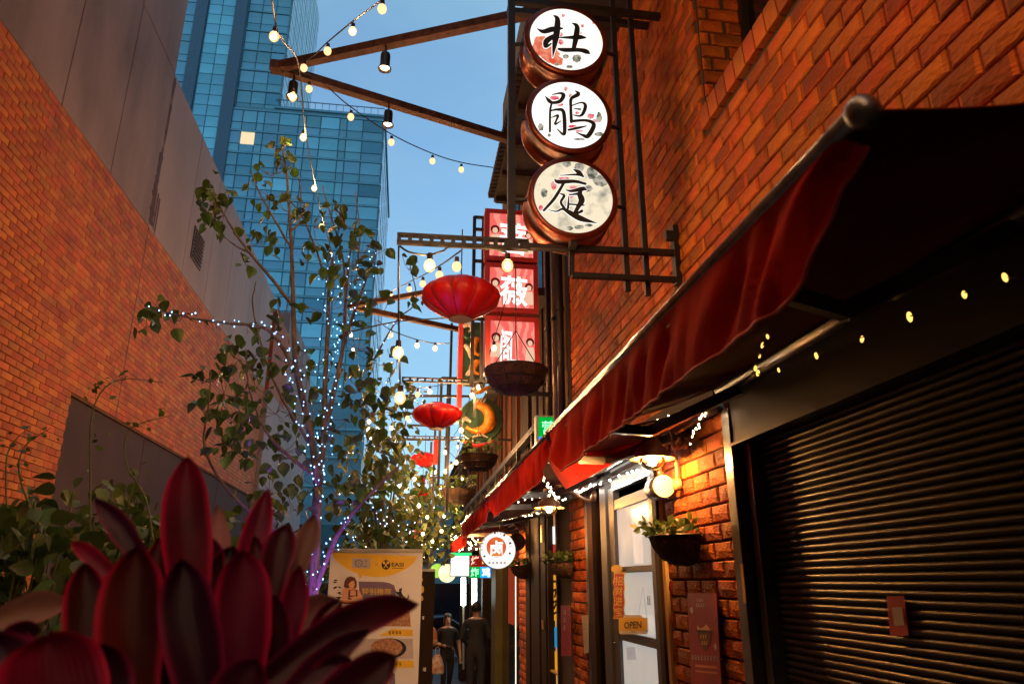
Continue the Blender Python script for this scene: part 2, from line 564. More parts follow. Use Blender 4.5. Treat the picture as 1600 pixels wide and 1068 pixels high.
veined('cordyline_dark', (0.055, 0.005, 0.018), (0.010, 0.002, 0.008), (0.26, 0.010, 0.075), 0.36)
veined('cordyline_pale', (0.26, 0.12, 0.11), (0.11, 0.045, 0.05), (0.36, 0.12, 0.12), 0.42)
# ------------------------------------------------------------------ ground
XR = 1.56            # face of the right-hand wall
XL = -4.4            # face of the left-hand wall

def gz(y):
    """the lane falls away from the camera"""
    return -0.05 * max(0.0, min(y, 22.0) - 4.0)

g = G()
ys = [-60, -8, 0, 4] + [4 + 2 * i for i in range(1, 10)] + [60, 400]
xs = [-300, -30, -4.6, -2, 0, 1.8, 30, 300]
vs = [(x, y, gz(y)) for y in ys for x in xs]
nx = len(xs)
g.add(vs, [(j * nx + i, j * nx + i + 1, (j + 1) * nx + i + 1, (j + 1) * nx + i) for j in range(len(ys) - 1) for i in range(nx - 1)])
tag(g.build('ground', M['asphalt']), 'dark asphalt ground of the lane running to the far street', kind='structure')

pav = thing('pavement', 'narrow strip of worn dark pavers along the shopfronts', None)
pav['kind'] = 'structure'
bm_ = G().box((0, 0, 0), (0.385, 0.385, 0.03)).mesh('paver', M['paver'])
for j in range(26):
    for i in range(4):
        y = 11.0 + j * 0.4
        a = math.atan(0.05) if y > 4 else 0
        inst('paver', bm_, pav, (0.2 + i * 0.4, y, gz(y) + 0.012), (-a, 0, 0))

# ------------------------------------------------------------------ bricks
def brick_variants(name, mat, L, H, D, n, rough, seed):
    """rock-faced bricks lying along local Y, face towards local -X"""
    rnd = random.Random(seed)
    out = []
    for k in range(n):
        g = G()
        b = min(0.006, H * 0.08)
        cols_, rows_ = 4, 2
        e_ = 2.2 if rough > .01 else 1.0
        vs = []
        for j in range(rows_ + 1):
            for i in range(cols_ + 1):
                y = -L / 2 + b * e_ + (L - 2 * b * e_) * i / cols_
                z = -H / 2 + b + (H - 2 * b) * j / rows_
                edge = i in (0, cols_) or j in (0, rows_)
                vs.append((-D - (0 if edge else rough * rnd.uniform(0.2, 1.0)), y, z))
        nfs = [(j * 5 + i, (j + 1) * 5 + i, (j + 1) * 5 + i + 1, j * 5 + i + 1) for j in range(rows_) for i in range(cols_)]
        g.add(vs, nfs)
        c = [(-D + b, -L / 2, -H / 2), (-D + b, L / 2, -H / 2), (-D + b, L / 2, H / 2), (-D + b, -L / 2, H / 2),
             (0.01, -L / 2, -H / 2), (0.01, L / 2, -H / 2), (0.01, L / 2, H / 2), (0.01, -L / 2, H / 2)]
        q = [vs[0], vs[4], vs[14], vs[10]]
        n0 = len(g.v)
        g.add(c + q, [(0, 1, 9, 8), (1, 2, 10, 9), (2, 3, 11, 10), (3, 0, 8, 11), (4, 5, 1, 0), (5, 6, 2, 1), (6, 7, 3, 2), (7, 4, 0, 3)])
        out.append((g, g.mesh(name, mat)))
    return out

def lay(parent, items, variants, joined_name, mat, limit=300, simple=None):
    """items: (pos, scale_y, rotz). the largest in view become bricks of their own, the rest one mass"""
    sc = []
    for it in items:
        p = pix(it[0])
        a = 0
        if p and -20 < p[0] < 1620 and -20 < p[1] < 1090:
            vd = (Vector(it[0]) - CAM)
            nrm = Vector((-1, 0, 0))
            nrm.rotate(Matrix.Rotation(it[2], 3, 'Z'))
            a = it[1] * abs(vd.normalized().dot(nrm)) / p[2] ** 2
        sc.append(a)
    order = sorted(range(len(items)), key=lambda i: -sc[i])
    rnd = random.Random(5)
    solo = order[:limit]
    rest = order[limit:]
    for i in solo:
        pos, sy, rz = items[i][:3]
        inst('brick', rnd.choice(variants)[1], parent, pos, (0, 0, rz), (1 + rnd.uniform(-.12, .12), sy, 1))
    g = G()
    for i in rest:
        pos, sy, rz = items[i][:3]
        src = rnd.choice(variants)[0] if (simple is None or sc[i] > simple[1]) else simple[0]
        r = Matrix.Rotation(rz, 3, 'Z')
        pos = Vector(pos)
        s2 = 1 + rnd.uniform(-.12, .12)
        g.add([r @ Vector((a.x * s2, a.y * sy, a.z)) + pos for a in src.v], src.f)
    o = g.build(joined_name, mat, parent)
    o['kind'] = 'stuff'

# ------------------------------------------------------------------ right-hand brick building
EZ, EX = 6.02, 0.845          # eave edge height and position
right = thing('brick_building', 'orange rock-faced brick building with a deep window, right side of the lane', 'building', (XR, 3.5, 0))
W0, W1, WZ0, WZ1 = 0.9, 3.30, 4.14, 5.5     # deep window
g = G()
XB = XR + 0.02
T = 0.3
def slab(y0, y1, z0, z1, x0=XB, x1=XB + T):
    g.b2((x0, y0, z0), (x1, y1, z1))
slab(-3, 6.75, 2.56, WZ0); slab(-3, W0, WZ0, WZ1); slab(W1, 6.75, WZ0, WZ1); slab(-3, 6.75, WZ1, EZ)
slab(3.38, 4.36, -0.3, 2.56); slab(6.38, 7.66, -0.3, 2.56); slab(9.5, 10.25, -0.8, 2.56)
slab(-26, -1.2, -0.3, 2.56); slab(-26, -3, 2.56, EZ)
g.b2((XB + T, -26, EZ + .2), (XB + 9, 7.6, 17.0))  # unseen upper block, added to hold back skylight
g.build('mortar_wall', M['mortar_dark'], right)
BH, BL = 0.09, 0.215
var_r = brick_variants('brick', M['rock_brick'], BL - 0.010, BH - 0.010, 0.020, 7, 0.013, 3)
items = []
def run(y0, y1, z0, z1, hole=None):
    k0 = int(math.floor(z0 / BH)) + 1
    for k in range(k0, int(z1 / BH) + 1):
        z = k * BH - BH / 2
        if z - BH / 2 < z0 - 0.03 or z + BH / 2 > z1 + 0.03: continue
        y = math.floor(y0 / BL) * BL - (BL / 2 if k % 2 else 0)
        while y < y1:
            a, b = max(y, y0), min(y + BL, y1)
            y += BL
            segs = [(a, b)]
            if hole and hole[2] - 0.02 < z < hole[3]:
                segs = []
                if a < hole[0]: segs.append((a, min(b, hole[0])))
                if b > hole[1]: segs.append((max(a, hole[1]), b))
            for (p, q) in segs:
                if q - p > 0.05:
                    items.append(((XB, (p + q) / 2, z), (q - p - 0.010) / (BL - 0.010), 0))
run(-2.0, 6.75, 2.56, EZ, (W0, W1, WZ0 - 0.13, WZ1))
run(3.38, 4.36, 0.3, 2.56); run(6.4, 7.02, 0.0, 2.5); run(9.5, 10.25, -0.6, 2.5)
# reveal of the deep window, seen at its far side
for k in range(45, 62):
    z = k * BH - BH / 2
    for x, w in (((XB + .08, .16), (XB + .24, .14)) if k % 2 else ((XB + .03, .06), (XB + .17, .21))):
        if WZ0 < z < WZ1:
            items.append(((x, W1 + 0.004, z), (w - 0.012) / BL, math.pi / 2))
lay(right, items, var_r, 'brick_mass', M['rock_brick'], 300)
# soldier course under the window
sb = G().box((0, 0, 0), (0.34, 0.098, 0.12)).mesh('sill_brick', M['rock_brick'])
for i in range(22):
    y = W1 - 0.055 - i * 0.11
    inst('sill_brick', sb, right, (XB + 0.13, y, WZ0 - 0.066), (0, R_(-4), 0))
wnd = G().b2((XB + 0.30, W0, WZ0), (XB + 0.33, W1, WZ1)).build('window', M['dark_glass'], right)
g = G()
for y in (W0 + .03, W1 - .03, (W0 + W1) / 2, W1 - 0.62):
    g.b2((XB + 0.26, y - 0.03, WZ0), (XB + 0.31, y + 0.03, WZ1))
g.b2((XB + 0.255, W0, WZ0), (XB + 0.315, W1, WZ0 + 0.06))
g.build('window_frame', M['black_metal'], wnd)
# eave with its corrugated edge
g = G()
g.b2((EX + 0.05, -3, EZ + 0.0), (XB + T, 7.84, EZ + 0.05))
eave = g.build('eave', M['roof_dark'], right)
g = G()
n = 90
for i in range(n):
    y = 7.84 - (i + 0.5) * 0.085
    g.tube([(EX - 0.02, y, EZ + 0.075), (XB, y, EZ + 0.14)], 0.045, 6)
o = g.build('roof_tiles', M['roof_dark'], right)
o['kind'] = 'stuff'
fb = G().box((0, 0, 0), (0.03, 0.62, 0.06)).mesh('rafter', M['dark_wood'])
g = G()
for i in range(13):
    G().b2((EX + 0.06, 7.7 - i * 0.6, EZ - 0.06), (XB, 7.76 - i * 0.6, EZ - 0.002)).build('rafter', M['dark_wood'], right)

# corner post and dark boards between brick and the next house
corner = thing('timber_corner_panel', 'dark timber corner panel beside the end of the orange brick wall', 'panel', (XR, 6.8, 0))
pb = {}
def plank(parent, y, w, z0, z1, mat, x=XR, t=0.05):
    key = (round(w, 3), round(z1 - z0, 3), mat, t)
    if key not in pb:
        pb[key] = G().box((0, 0, 0), (t, w, z1 - z0)).mesh('plank', M[mat])
    return inst('plank', pb[key], parent, (x + t / 2, y, (z0 + z1) / 2))
for i, y in enumerate([6.83, 7.0, 7.16, 7.32, 7.48, 7.64, 7.8]):
    plank(corner, y, 0.145, 2.56, EZ - 0.01, 'brown_wood' if i in (1, 4) else 'dark_wood')
for i, (u, mt, r) in enumerate([(862, 'pipe_dark', .032), (872, 'pipe_light', .028), (881, 'pipe_dark', .04)]):
    y = [7.55, 7.22, 6.92][i]
    pp = thing('downpipe', ['dark downpipe nearest the red lightbox signs', 'pale brown downpipe between two dark downpipes', 'thick dark downpipe at the edge of the orange brick wall'][i], 'pipe', (XR - .07, y, 2.5), 'downpipes at the wall corner')
    G().tube([(XR - 0.07, y, 2.5), (XR - 0.07, y, EZ - .05)], r, 10).build('pipe', M[mt], pp, smooth=True)
    for z in (3.1, 4.3, 5.5):
        G().lathe([(r + .001, -.02), (r + .012, -.02), (r + .012, .02), (r + .001, .02)], (XR - .07, y, z), n=10).build('bracket', M['black_metal'], pp)

# ------------------------------------------------------------------ roller shutter
sh = thing('roller_shutter', 'closed dark steel roller shutter with a small red tag, lower right', 'shutter', (XR, 1.2, 0))
SX = XR + 0.10
SP = 0.029
prof = []
g = G()
L0, L1 = -1.15, 3.22
ps = [(0.0, -SP / 2 + .001), (-0.0045, -SP * .36), (-0.009, -SP * .12), (-0.009, SP * .12), (-0.0045, SP * .34), (0.0, SP * .42), (0.006, SP / 2 - .001)]
vs = [(x, y, z) for x, z in ps for y in (-(L1 - L0) / 2, (L1 - L0) / 2)]
g.add(vs, [(2 * i, 2 * i + 2, 2 * i + 3, 2 * i + 1) for i in range(len(ps) - 1)])
slat = g.mesh('slat', M['shutter'], smooth=True)
z = 0.03
while z < 2.24:
    inst('slat', slat, sh, (SX, (L0 + L1) / 2, z))
    z += SP
G().b2((SX + .03, -1.2, 0), (SX + .05, 3.3, 2.6)).build('backing', M['black_metal'], sh)  # unseen panel added to stop light leaking between the slats
G().b2((XR - 0.02, 3.30, 0), (XR + 0.10, 3.385, 2.42)).build('jamb', M['grey_metal'], sh, bevel=0.004)
G().b2((XR + 0.03, 3.215, 0), (XR + 0.13, 3.275, 2.26)).build('guide_rail', M['grey_metal'], sh, bevel=0.003)
G().b2((XR + 0.05, 3.275, 0), (XR + 0.13, 3.30, 2.26)).build('gap_strip', M['black_metal'], sh)
G().b2((XR - 0.01, -1.2, 2.24), (XR + 0.13, 3.30, 2.60)).build('header_box', M['header_metal'], sh, bevel=0.004)
G().b2((XR - 0.03, -1.2, 2.225), (XR + 0.015, 3.30, 2.24)).build('header_lip', M['black_metal'], sh)
lp = P(1162, 905, X=XR - .022)
G().b2((lp.x - .004, lp.y - .012, lp.z - .10), (lp.x + .001, lp.y + .016, lp.z + .07)).build('lock_plate', M['gold'], sh)

def flat(pts, name, mat, parent=None, d=0.0, X=None, Y=None, origin=None):
    """a flat printed shape given by its outline in the photograph on the plane X or Y"""
    q = [P(u, v, X=X, Y=Y) for u, v in pts]
    o = Vector((-d, 0, 0)) if X is not None else Vector((0, -d, 0))
    return G().add([a + o for a in q], [tuple(range(len(q)))]).build(name, M[mat], parent, origin)

tg = thing('paper_tag', 'small red paper tag stuck on the dark roller shutter', 'tag', P(1402, 960, X=SX - .02))
def plate(corners, name, mat, parent, th, X=None, Y=None):
    q = [P(u, v, X=X, Y=Y) for u, v in corners]
    k = Vector((th, 0, 0)) if X is not None else Vector((0, th, 0))
    return G().add(q + [a + k for a in q], [(0, 1, 2, 3), (7, 6, 5, 4), (0, 4, 5, 1), (1, 5, 6, 2), (2, 6, 7, 3), (3, 7, 4, 0)]).build(name, M[mat], parent)
plate([(1385, 931), (1412, 930), (1419, 992), (1391, 993)], 'tag_sheet', 'tag_red', tg, .003, X=SX - .018)
flat([(1394, 948), (1410, 948), (1414, 976), (1398, 977)], 'printed_panel', 'pale_print', tg, .002, X=SX - .018)
flat([(1391, 950), (1393, 950), (1397, 977), (1395, 977)], 'printed_edge', 'red_print', tg, .003, X=SX - .018)

# ------------------------------------------------------------------ left-hand building
left = thing('brick_warehouse', 'big left building of orange brick below pale stained concrete panels', 'building', (XL, 12, 0))
LZ = 7.16
g = G()
g.b2((XL - 0.4, -26.0, -0.9), (XL - 0.02, 9.98, LZ))
g.b2((XL - 0.4, 9.98, 3.95), (XL - 0.02, 22.2, LZ))
g.b2((XL - 0.4, 9.98, -1.5), (XL - 0.14, 22.2, 3.95))
g.build('mortar_wall', M['mortar_left'], left)
bh, bl = 0.086, 0.24
var_l = brick_variants('brick', M['smooth_brick'], bl - .009, bh - .009, 0.02, 4, 0.003, 4)
sg = G().add([(-.02, -(bl - .009) / 2, -(bh - .009) / 2), (-.02, (bl - .009) / 2, -(bh - .009) / 2), (-.02, (bl - .009) / 2, (bh - .009) / 2), (-.02, -(bl - .009) / 2, (bh - .009) / 2),
              (.01, -(bl - .009) / 2, -(bh - .009) / 2), (.01, (bl - .009) / 2, -(bh - .009) / 2), (.01, (bl - .009) / 2, (bh - .009) / 2), (.01, -(bl - .009) / 2, (bh - .009) / 2)],
             [(3, 2, 1, 0), (0, 1, 5, 4), (1, 2, 6, 5), (2, 3, 7, 6), (3, 0, 4, 7)])
items = []
for k in range(8, int(LZ / bh) + 1):
    z = k * bh - bh / 2 + 0.02
    if z > LZ - 0.03: continue
    y = 3.0 - (bl / 2 if k % 2 else 0)
    while y < 22.2:
        a, b = y, min(y + bl, 22.2)
        y += bl
        if z < 3.95 + 0.04 and b > 9.98:
            if a >= 9.98: continue
            b = 9.98
        if b - a > .06:
            items.append(((XL - 0.02, (a + b) / 2, z), (b - a - .009) / (bl - .009), math.pi))
lay(left, items, var_l, 'brick_mass', M['smooth_brick'], 300, (sg, 1e9))
cp = {}
def panel(y0, y1, z0, z1, mat, nm='concrete_panel', x=XL, t=0.2):
    return G().b2((x - t, y0 + .008, z0 + .008), (x, y1 - .008, z1 - .008)).build(nm, M[mat], left, bevel=0.01)
G().b2((XL - 0.4, -26.0, LZ), (XL - 0.03, 11.46, 22.0)).b2((XL - 0.4, 11.46, LZ), (XL - .03, 22.2, 10.16)).build('panel_backing', M['stain'], left)
js = [-26, -20, -14, -8, -3, 0.2, 3.4, 5.0, 6.65, 8.25, 9.83, 11.5]
for a, b in zip(js, js[1:]):
    panel(a, b, LZ, 10.18, 'concrete')
    panel(a, b, 10.18, 14.0, 'concrete')
    panel(a, b, 14.0, 18.0, 'concrete')
    panel(a, b, 18.0, 22.0, 'concrete')
js = [11.5, 13.4, 15.0, 16.7, 18.4, 20.2, 22.2]
for a, b in zip(js, js[1:]):
    panel(a, b, LZ, 10.18, 'concrete_pale')
# open, rust-streaked joint in the concrete
rnd = random.Random(2)
g = G()
cv = curve([P(275, 122, X=XL + .004), P(262, 200, X=XL + .004), P(252, 250, X=XL + .004), P(243, 300, X=XL + .004), P(236, 352, X=XL + .004)], 10)
prev = None
for i, p in enumerate(cv):
    w = 0.03 + 0.07 * noise.noise(Vector((i * .6, 0, 0))) ** 2 * 4 + (0.05 if i > 18 else 0)
    a = p + Vector((0, rnd.uniform(-.03, .03) - w, 0)); b = p + Vector((0, w * .6, 0))
    if prev:
        g.add([prev[0], prev[1], b, a], [(0, 1, 2, 3)])
    prev = (a, b)
for i in range(4):
    q = P(243 + i * 2.2, 285 + i * 8, X=XL + .006)
    g.add([q, q + Vector((0, .05, .0)), q + Vector((0, .06, -.7)), q + Vector((0, .01, -.6))], [(0, 1, 2, 3)])
g.build('rust_streak', M['stain'], left)
G().b2((XL - .001, 11.485, 3.96), (XL + .003, 11.51, LZ)).build('movement_joint', M['stain'], left)
# dark metal service doors
yy = [9.98, 13.0, 15.2, 18.2, 22.2]
for a, b in zip(yy, yy[1:]):
    G().b2((XL - .13, a + .012, -1.5), (XL - .05, b - .012, 3.94)).build('service_door', M['door_metal'], left, bevel=0.006)
# louvred vent
v = G().b2((XL - .01, 13.72, 7.66), (XL + .02, 14.42, 8.34)).build('vent', M['rust_metal'], left)
sl = G().box((0, 0, 0), (0.035, 0.6, 0.016)).mesh('vent_slat', M['rust_metal'])
for i in range(8):
    s_ = inst('vent_slat', sl, v, (XL + .03, 14.07, 7.73 + i * .078), (0, R_(35), 0))
    s_.location = Vector((XL + .03, 14.07, 7.73 + i * .078)) - WL[left.name]
# end block
pier = thing('concrete_block_building', 'pale lavender concrete building beyond the end of the left brick wall', 'building', (XL, 26, 0))
G().b2((XL - 6, 22.25, -2), (XL + 0.12, 31.5, 7.2)).build('wall', M['concrete_pale'], pier, bevel=.02)
G().b2((XL - 6, 22.25, 7.2), (XL + 0.10, 25.2, 9.8)).build('brick_upper', M['smooth_brick'], pier)
G().b2((XL - 6, 25.2, 7.2), (XL + 0.02, 31.5, 10.8)).build('upper_wall', M['concrete'], pier)

# unseen tall houses added behind the shops and behind the camera to cut skylight
hb = thing('added_back_building', 'unseen tall plain brick building added behind the timber shop storey', 'building', (6, 13, 0))
G().b2((2.3, 8.05, 4.95), (11, 18, 15.0)).build('wall', M['smooth_brick'], hb)
for i in range(3):
    for j in range(3):
        G().b2((2.27, 9.2 + i * 2.8, 6 + j * 3), (2.31, 10.4 + i * 2.8, 7.8 + j * 3)).build('window', M['dark_glass'], hb)
hs_ = thing('added_street_building', 'unseen brick building added behind the camera, across the near end of the lane', 'building', (0, -34, 0))
G().b2((-22, -44, -1), (22, -34, 16)).build('wall', M['smooth_brick'], hs_)
for i in range(12):
    for j in range(4):
        G().b2((-20 + i * 3.4, -33.99, 2 + j * 3.6), (-18.4 + i * 3.4, -33.95, 4.2 + j * 3.6)).build('window', M['dark_glass'], hs_)

# ------------------------------------------------------------------ far end of the lane
far = thing('dark_end_building', 'dark building closing the far end of the lane', 'building', (0, 46, 0))
G().b2((-14, 44, -2), (10, 52, 6.0)).build('wall', M['tower_core'], far)
for i in range(9):
    G().b2((-12 + i * 2.4, 43.9, 2.6), (-10.6 + i * 2.4, 43.99, 4.8)).build('window', M['dark_glass'] if i % 3 else M['tower_window'], far)
G().b2((-13.5, 43.85, -0.9), (9.5, 43.98, 1.6)).build('shopfront', M['dark_glass'], far)

# ------------------------------------------------------------------ glass towers
TY = 90.0
ta = thing('glass_apartment_tower', 'tall blue glass apartment tower at the top left of the sky', 'tower', (-24, TY, 0))
tb = thing('lower_glass_block', 'lower blue glass block with a flat roof in front of the tall tower', 'tower', (-16, TY, 0))
FH = 3.42
def xat(u, v=60): return P(u, v, Y=TY).x
rt = random.Random(11)
pane_cache = {}
def pane(parent, x0, x1, z0, z1, mat, y=TY):
    key = (round(x1 - x0, 2), round(z1 - z0, 2), mat)
    if key not in pane_cache:
        pane_cache[key] = G().box((0, 0, 0), (x1 - x0, 0.16, z1 - z0)).mesh('pane', M[mat])
    return inst('pane', pane_cache[key], parent, ((x0 + x1) / 2, y - 0.10, (z0 + z1) / 2))
BX0, BX1, BZ = -26.6, -5.6, 64.6
G().b2((BX0, TY, -3), (BX1, TY + 30, BZ)).build('core', M['tower_core'], tb)
G().b2((BX0 + 5.9, TY - .2, BZ), (BX1 + .3, TY + 30.2, BZ + .35)).build('roof_slab', M['tower_band'], tb)
g = G()
for i in range(16):
    g.b2((BX0 + 6.5 + i * .97, TY, BZ + .35), (BX0 + 6.56 + i * .97, TY + .1, BZ + 1.5))
g.b2((BX0 + 6, TY, BZ + 1.5), (BX1, TY + .1, BZ + 1.6))
g.build('roof_railing', M['tower_strip'], tb)
g.v and None
pat = [1.9, 1.9, 1.0, 2.0, 2.6, 1.0, 2.0, 2.6, 1.0, 2.2, 2.8]
for fl in range(18):
    z = BZ - 0.5 - (fl + 1) * FH
    bnd = G().b2((BX0, TY - .26, z + FH - .28), (BX1 + .1, TY - .05, z + FH - .02)).build('floor_band', M['tower_band'], tb)
    x = BX0
    for i, w in enumerate(pat):
        if z > 20:
            r = rt.random()
            m1 = 'tower_window' if (r < .10 and i in (0, 1, 4, 7, 10)) else ('tower_pane_light' if i in (4, 7) or r > .9 else 'tower_pane')
            if fl == 1 and i == 1: m1 = 'tower_lit'
            pane(tb, x + .07, x + w - .07, z + 1.25, z + FH - .36, m1)
            pane(tb, x + .07, x + w - .07, z + .05, z + 1.13, 'tower_pane')
        x += w
# side face of the lower block, thin slanted fins
g = G()
for fl in range(14):
    z = BZ - 0.5 - (fl + 1) * FH
    for j in range(5):
        g.b2((BX1, TY + .6 + j * 5.8, z + .2), (BX1 + .15, TY + 5.6 + j * 5.8, z + FH - .3))
o = g.build('side_glazing', M['tower_window'], tb); o['kind'] = 'stuff'
# tall tower
TZ = 100.0
c0, c1, c2, c3, c4, c5 = xat(262), xat(299), xat(320), xat(362), xat(382), xat(448)
G().b2((c0 - 6, TY, 0), (c4, TY + 24, TZ)).b2((c4, TY + .4, BZ), (c5, TY + 24, TZ)).build('core', M['tower_core'], ta)
G().b2((c3, TY - .5, 0), (c4 - .1, TY + .5, TZ)).build('dark_strip', M['tower_strip'], ta)
G().b2((c1, TY - .4, 0), (c2 - .2, TY + .3, TZ)).build('dark_strip', M['tower_strip'], ta)
for fl in range(18):
    z = BZ - 0.5 + (fl - 7) * FH
    if z > TZ: break
    # left bay
    for i in range(3):
        w = (c1 - c0) / 2
        x = c0 - w + i * w
        pane(ta, x + .06, x + w - .06, z + .05, z + 1.1, 'tower_pane')
        pane(ta, x + .06, x + w - .06, z + 1.2, z + FH - .1, 'tower_window' if rt.random() < .35 else 'tower_pane')
    # pale stair column
    w = (c3 - c2) / 2
    for i in range(2):
        x = c2 + i * w
        for k in range(2):
            pane(ta, x + .05, x + w - .05, z + k * FH / 2 + .05, z + (k + 1) * FH / 2 - .05, 'tower_pane_light')
    if z > BZ - 2:
        w = (c5 - c4) / 3
        G().b2((c4, TY + .1, z + FH - .25), (c5, TY + .35, z + FH)).build('floor_band', M['tower_band'], ta)
        for i in range(3):
            x = c4 + i * w
            pane(ta, x + .06, x + w - .06, z + .05, z + 1.1, 'tower_pane', TY + .4)
            pane(ta, x + .06, x + w - .06, z + 1.2, z + FH - .32, 'tower_window' if rt.random() < .3 else 'tower_pane', TY + .4)
# the tower's side face
g = G()
for fl in range(11):
    z = BZ - 0.5 + fl * FH
    for j in range(7):
        g.b2((c5, TY + .8 + j * 3.3, z + .15), (c5 + .12, TY + 3.9 + j * 3.3, z + FH * .5))
        g.b2((c5, TY + .8 + j * 3.3, z + FH * .5 + .15), (c5 + .12, TY + 3.9 + j * 3.3, z + FH - .1))
o = g.build('side_glazing', M['tower_pane'], ta); o['kind'] = 'stuff'
# ------------------------------------------------------------------ writing
def ribbon(g, pts, Y, grow=0.0, lift=0.0, mi=0):
    """brush stroke: (u, v, width) in photograph pixels on the plane Y"""
    q = curve([Vector((a, b, c)) for a, b, c in pts], 5)
    Lq, Rq = [], []
    for i, p in enumerate(q):
        d = q[min(i + 1, len(q) - 1)] - q[max(i - 1, 0)]
        d = Vector((d.x, d.y, 0))
        if d.length < 1e-6: d = Vector((1, 0, 0))
        d.normalize()
        nn = Vector((-d.y, d.x, 0))
        w = max(p.z, 0.2) / 2 + grow
        Lq.append((p.x + nn.x * w, p.y + nn.y * w)); Rq.append((p.x - nn.x * w, p.y - nn.y * w))
    vs = [P(a, b, Y=Y) - Vector((0, lift, 0)) for a, b in Lq + Rq]
    n = len(q)
    g.add(vs, [(i, i + 1, n + i + 1, n + i) for i in range(n - 1)], mi)
    for p in (q[0], q[-1]):
        r = max(p.z, 0.2) / 2 + grow
        g.add([P(p.x + r * math.cos(t * math.pi / 4), p.y + r * math.sin(t * math.pi / 4), Y=Y) - Vector((0, lift + .0001, 0)) for t in range(8)], [tuple(range(8))], mi)

def brush(parent, strokes, origin, k, Y, ink='black_print', rim=None):
    if rim:
        g = G()
        for i, s in enumerate(strokes):
            ribbon(g, [(origin[0] + a / k, origin[1] + b / k, c / k) for a, b, c in s], Y, 0.9, 0.003 + i * .00015)
        g.build('character_outline', M[rim], parent)
    g = G()
    for i, s in enumerate(strokes):
        ribbon(g, [(origin[0] + a / k, origin[1] + b / k, c / k) for a, b, c in s], Y, 0.0, 0.006 + i * .00015)
    return g.build('character', M[ink], parent)

def text_mesh(s, weight=0.0):
    c = bpy.data.curves.new('txt', 'FONT')
    c.body = s
    c.resolution_u = 3
    c.offset = weight
    o = bpy.data.objects.new('txt', c)
    col.objects.link(o)
    dg = bpy.context.evaluated_depsgraph_get()
    me = bpy.data.meshes.new_from_object(o.evaluated_get(dg))
    vs = [v.co.copy() for v in me.vertices]
    fs = [tuple(p.vertices) for p in me.polygons]
    bpy.data.objects.remove(o)
    bpy.data.curves.remove(c)
    bpy.data.meshes.remove(me)
    return vs, fs

def text(parent, s, quad, mat, name='lettering', weight=0.0, flip=False):
    """writing fitted to a quad (bottom left, bottom right, top left in world space)"""
    vs, fs = text_mesh(s, weight)
    if not vs: return None
    x0, x1 = min(a.x for a in vs), max(a.x for a in vs)
    y0, y1 = min(a.y for a in vs), max(a.y for a in vs)
    bl, br, tl = [Vector(a) for a in quad]
    q = [bl + (br - bl) * ((a.x - x0) / (x1 - x0)) + (tl - bl) * ((a.y - y0) / (y1 - y0)) for a in vs]
    return G().add(q, fs).build(name, M[mat], parent)

def text_px(parent, s, box, mat, Y=None, X=None, d=0.002, name='lettering', weight=0.0):
    """box = left, top, right, bottom (pixels); right side may be skewed with extra values"""
    l, t, r, b = box[:4]
    dt = box[4] if len(box) > 4 else 0
    o = Vector((0, -d, 0)) if Y is not None else Vector((-d, 0, 0))
    return text(parent, s, (P(l, b, X=X, Y=Y) + o, P(r, b + dt, X=X, Y=Y) + o, P(l, t, X=X, Y=Y) + o), mat, name, weight)

def blob(parent, u, v, ru, rv, mat, Y, lift, name='print', seed=0, n=18, jag=0.25):
    rr = random.Random(seed)
    pts = []
    for k in range(n):
        a = 2 * math.pi * k / n
        s = 1 - jag * rr.random()
        pts.append((u + ru * s * math.cos(a), v + rv * s * math.sin(a)))
    return flat(pts, name, mat, parent, lift, Y=Y)

# ------------------------------------------------------------------ three round lightbox signs and their frame
FY = 3.81
fr = thing('sign_frame', 'black steel wall frame carrying three round lightbox signs', 'frame', (XR, FY, 3.6))
def px(u, v, Y=FY): return P(u, v, Y=Y)
def fbar(nm, a, b, w=.045, h=.045, par=fr, mat='black_metal'):
    return G().bar(a, b, w, h).build(nm, M[mat], par)
x1 = px(799, 200).x; x2 = px(972, 250).x; x3 = px(1004, 250).x
zt = px(797, -40).z
fbar('post', (x1, FY, px(800, 388).z), (x1, FY, zt))
fbar('post', (x2, FY + .03, px(988, 452).z), (x2, FY + .03, zt), .032, .032)
fbar('post', (x3, FY + .06, px(1020, 456).z), (x3, FY + .06, zt), .032, .032)
zb = px(800, 384).z
fbar('top_bar', (x1, FY, px(840, 6).z), (XR + .02, FY, px(840, 6).z), .04, .04)
fbar('top_bar', (x1, FY + .22, px(840, 6).z + .12), (XR + .02, FY + .22, px(840, 6).z + .12), .04, .04)
tipx = px(620, 378).x
# slotted arm that carries the lights
fbar('arm_rail', (tipx, FY, zb + .025), (x1 + .1, FY, zb + .035), .04, .014)
fbar('arm_rail', (tipx, FY, zb - .022), (x1 + .1, FY, zb - .014), .04, .018)
rg = G().box((0, 0, 0), (.022, .036, .036)).mesh('arm_rung', M['black_metal'])
for i in range(13):
    x = tipx + .012 + i * (x1 + .08 - tipx) / 12
    inst('arm_rung', rg, fr, (x, FY, zb + .003 + .008 * i / 12))
fbar('low_bar', (x1 + .05, FY, zb), (XR, FY, zb + .02), .045, .03)
fbar('low_bar', (px(893, 430).x, FY, px(893, 430).z), (XR, FY, px(1055, 437).z), .035, .03)
fbar('short_post', (px(893, 430).x, FY, px(893, 430).z), (px(893, 383).x, FY, zb), .03, .03)
G().b2((XR - .035, FY - .03, px(1060, 440).z - .02), (XR, FY + .03, px(1060, 362).z + .03)).build('wall_bracket', M['black_metal'], fr)
fbar('clamp', (XR - .08, FY - .02, px(1060, 372).z), (XR, FY - .02, px(1060, 372).z), .03, .06)

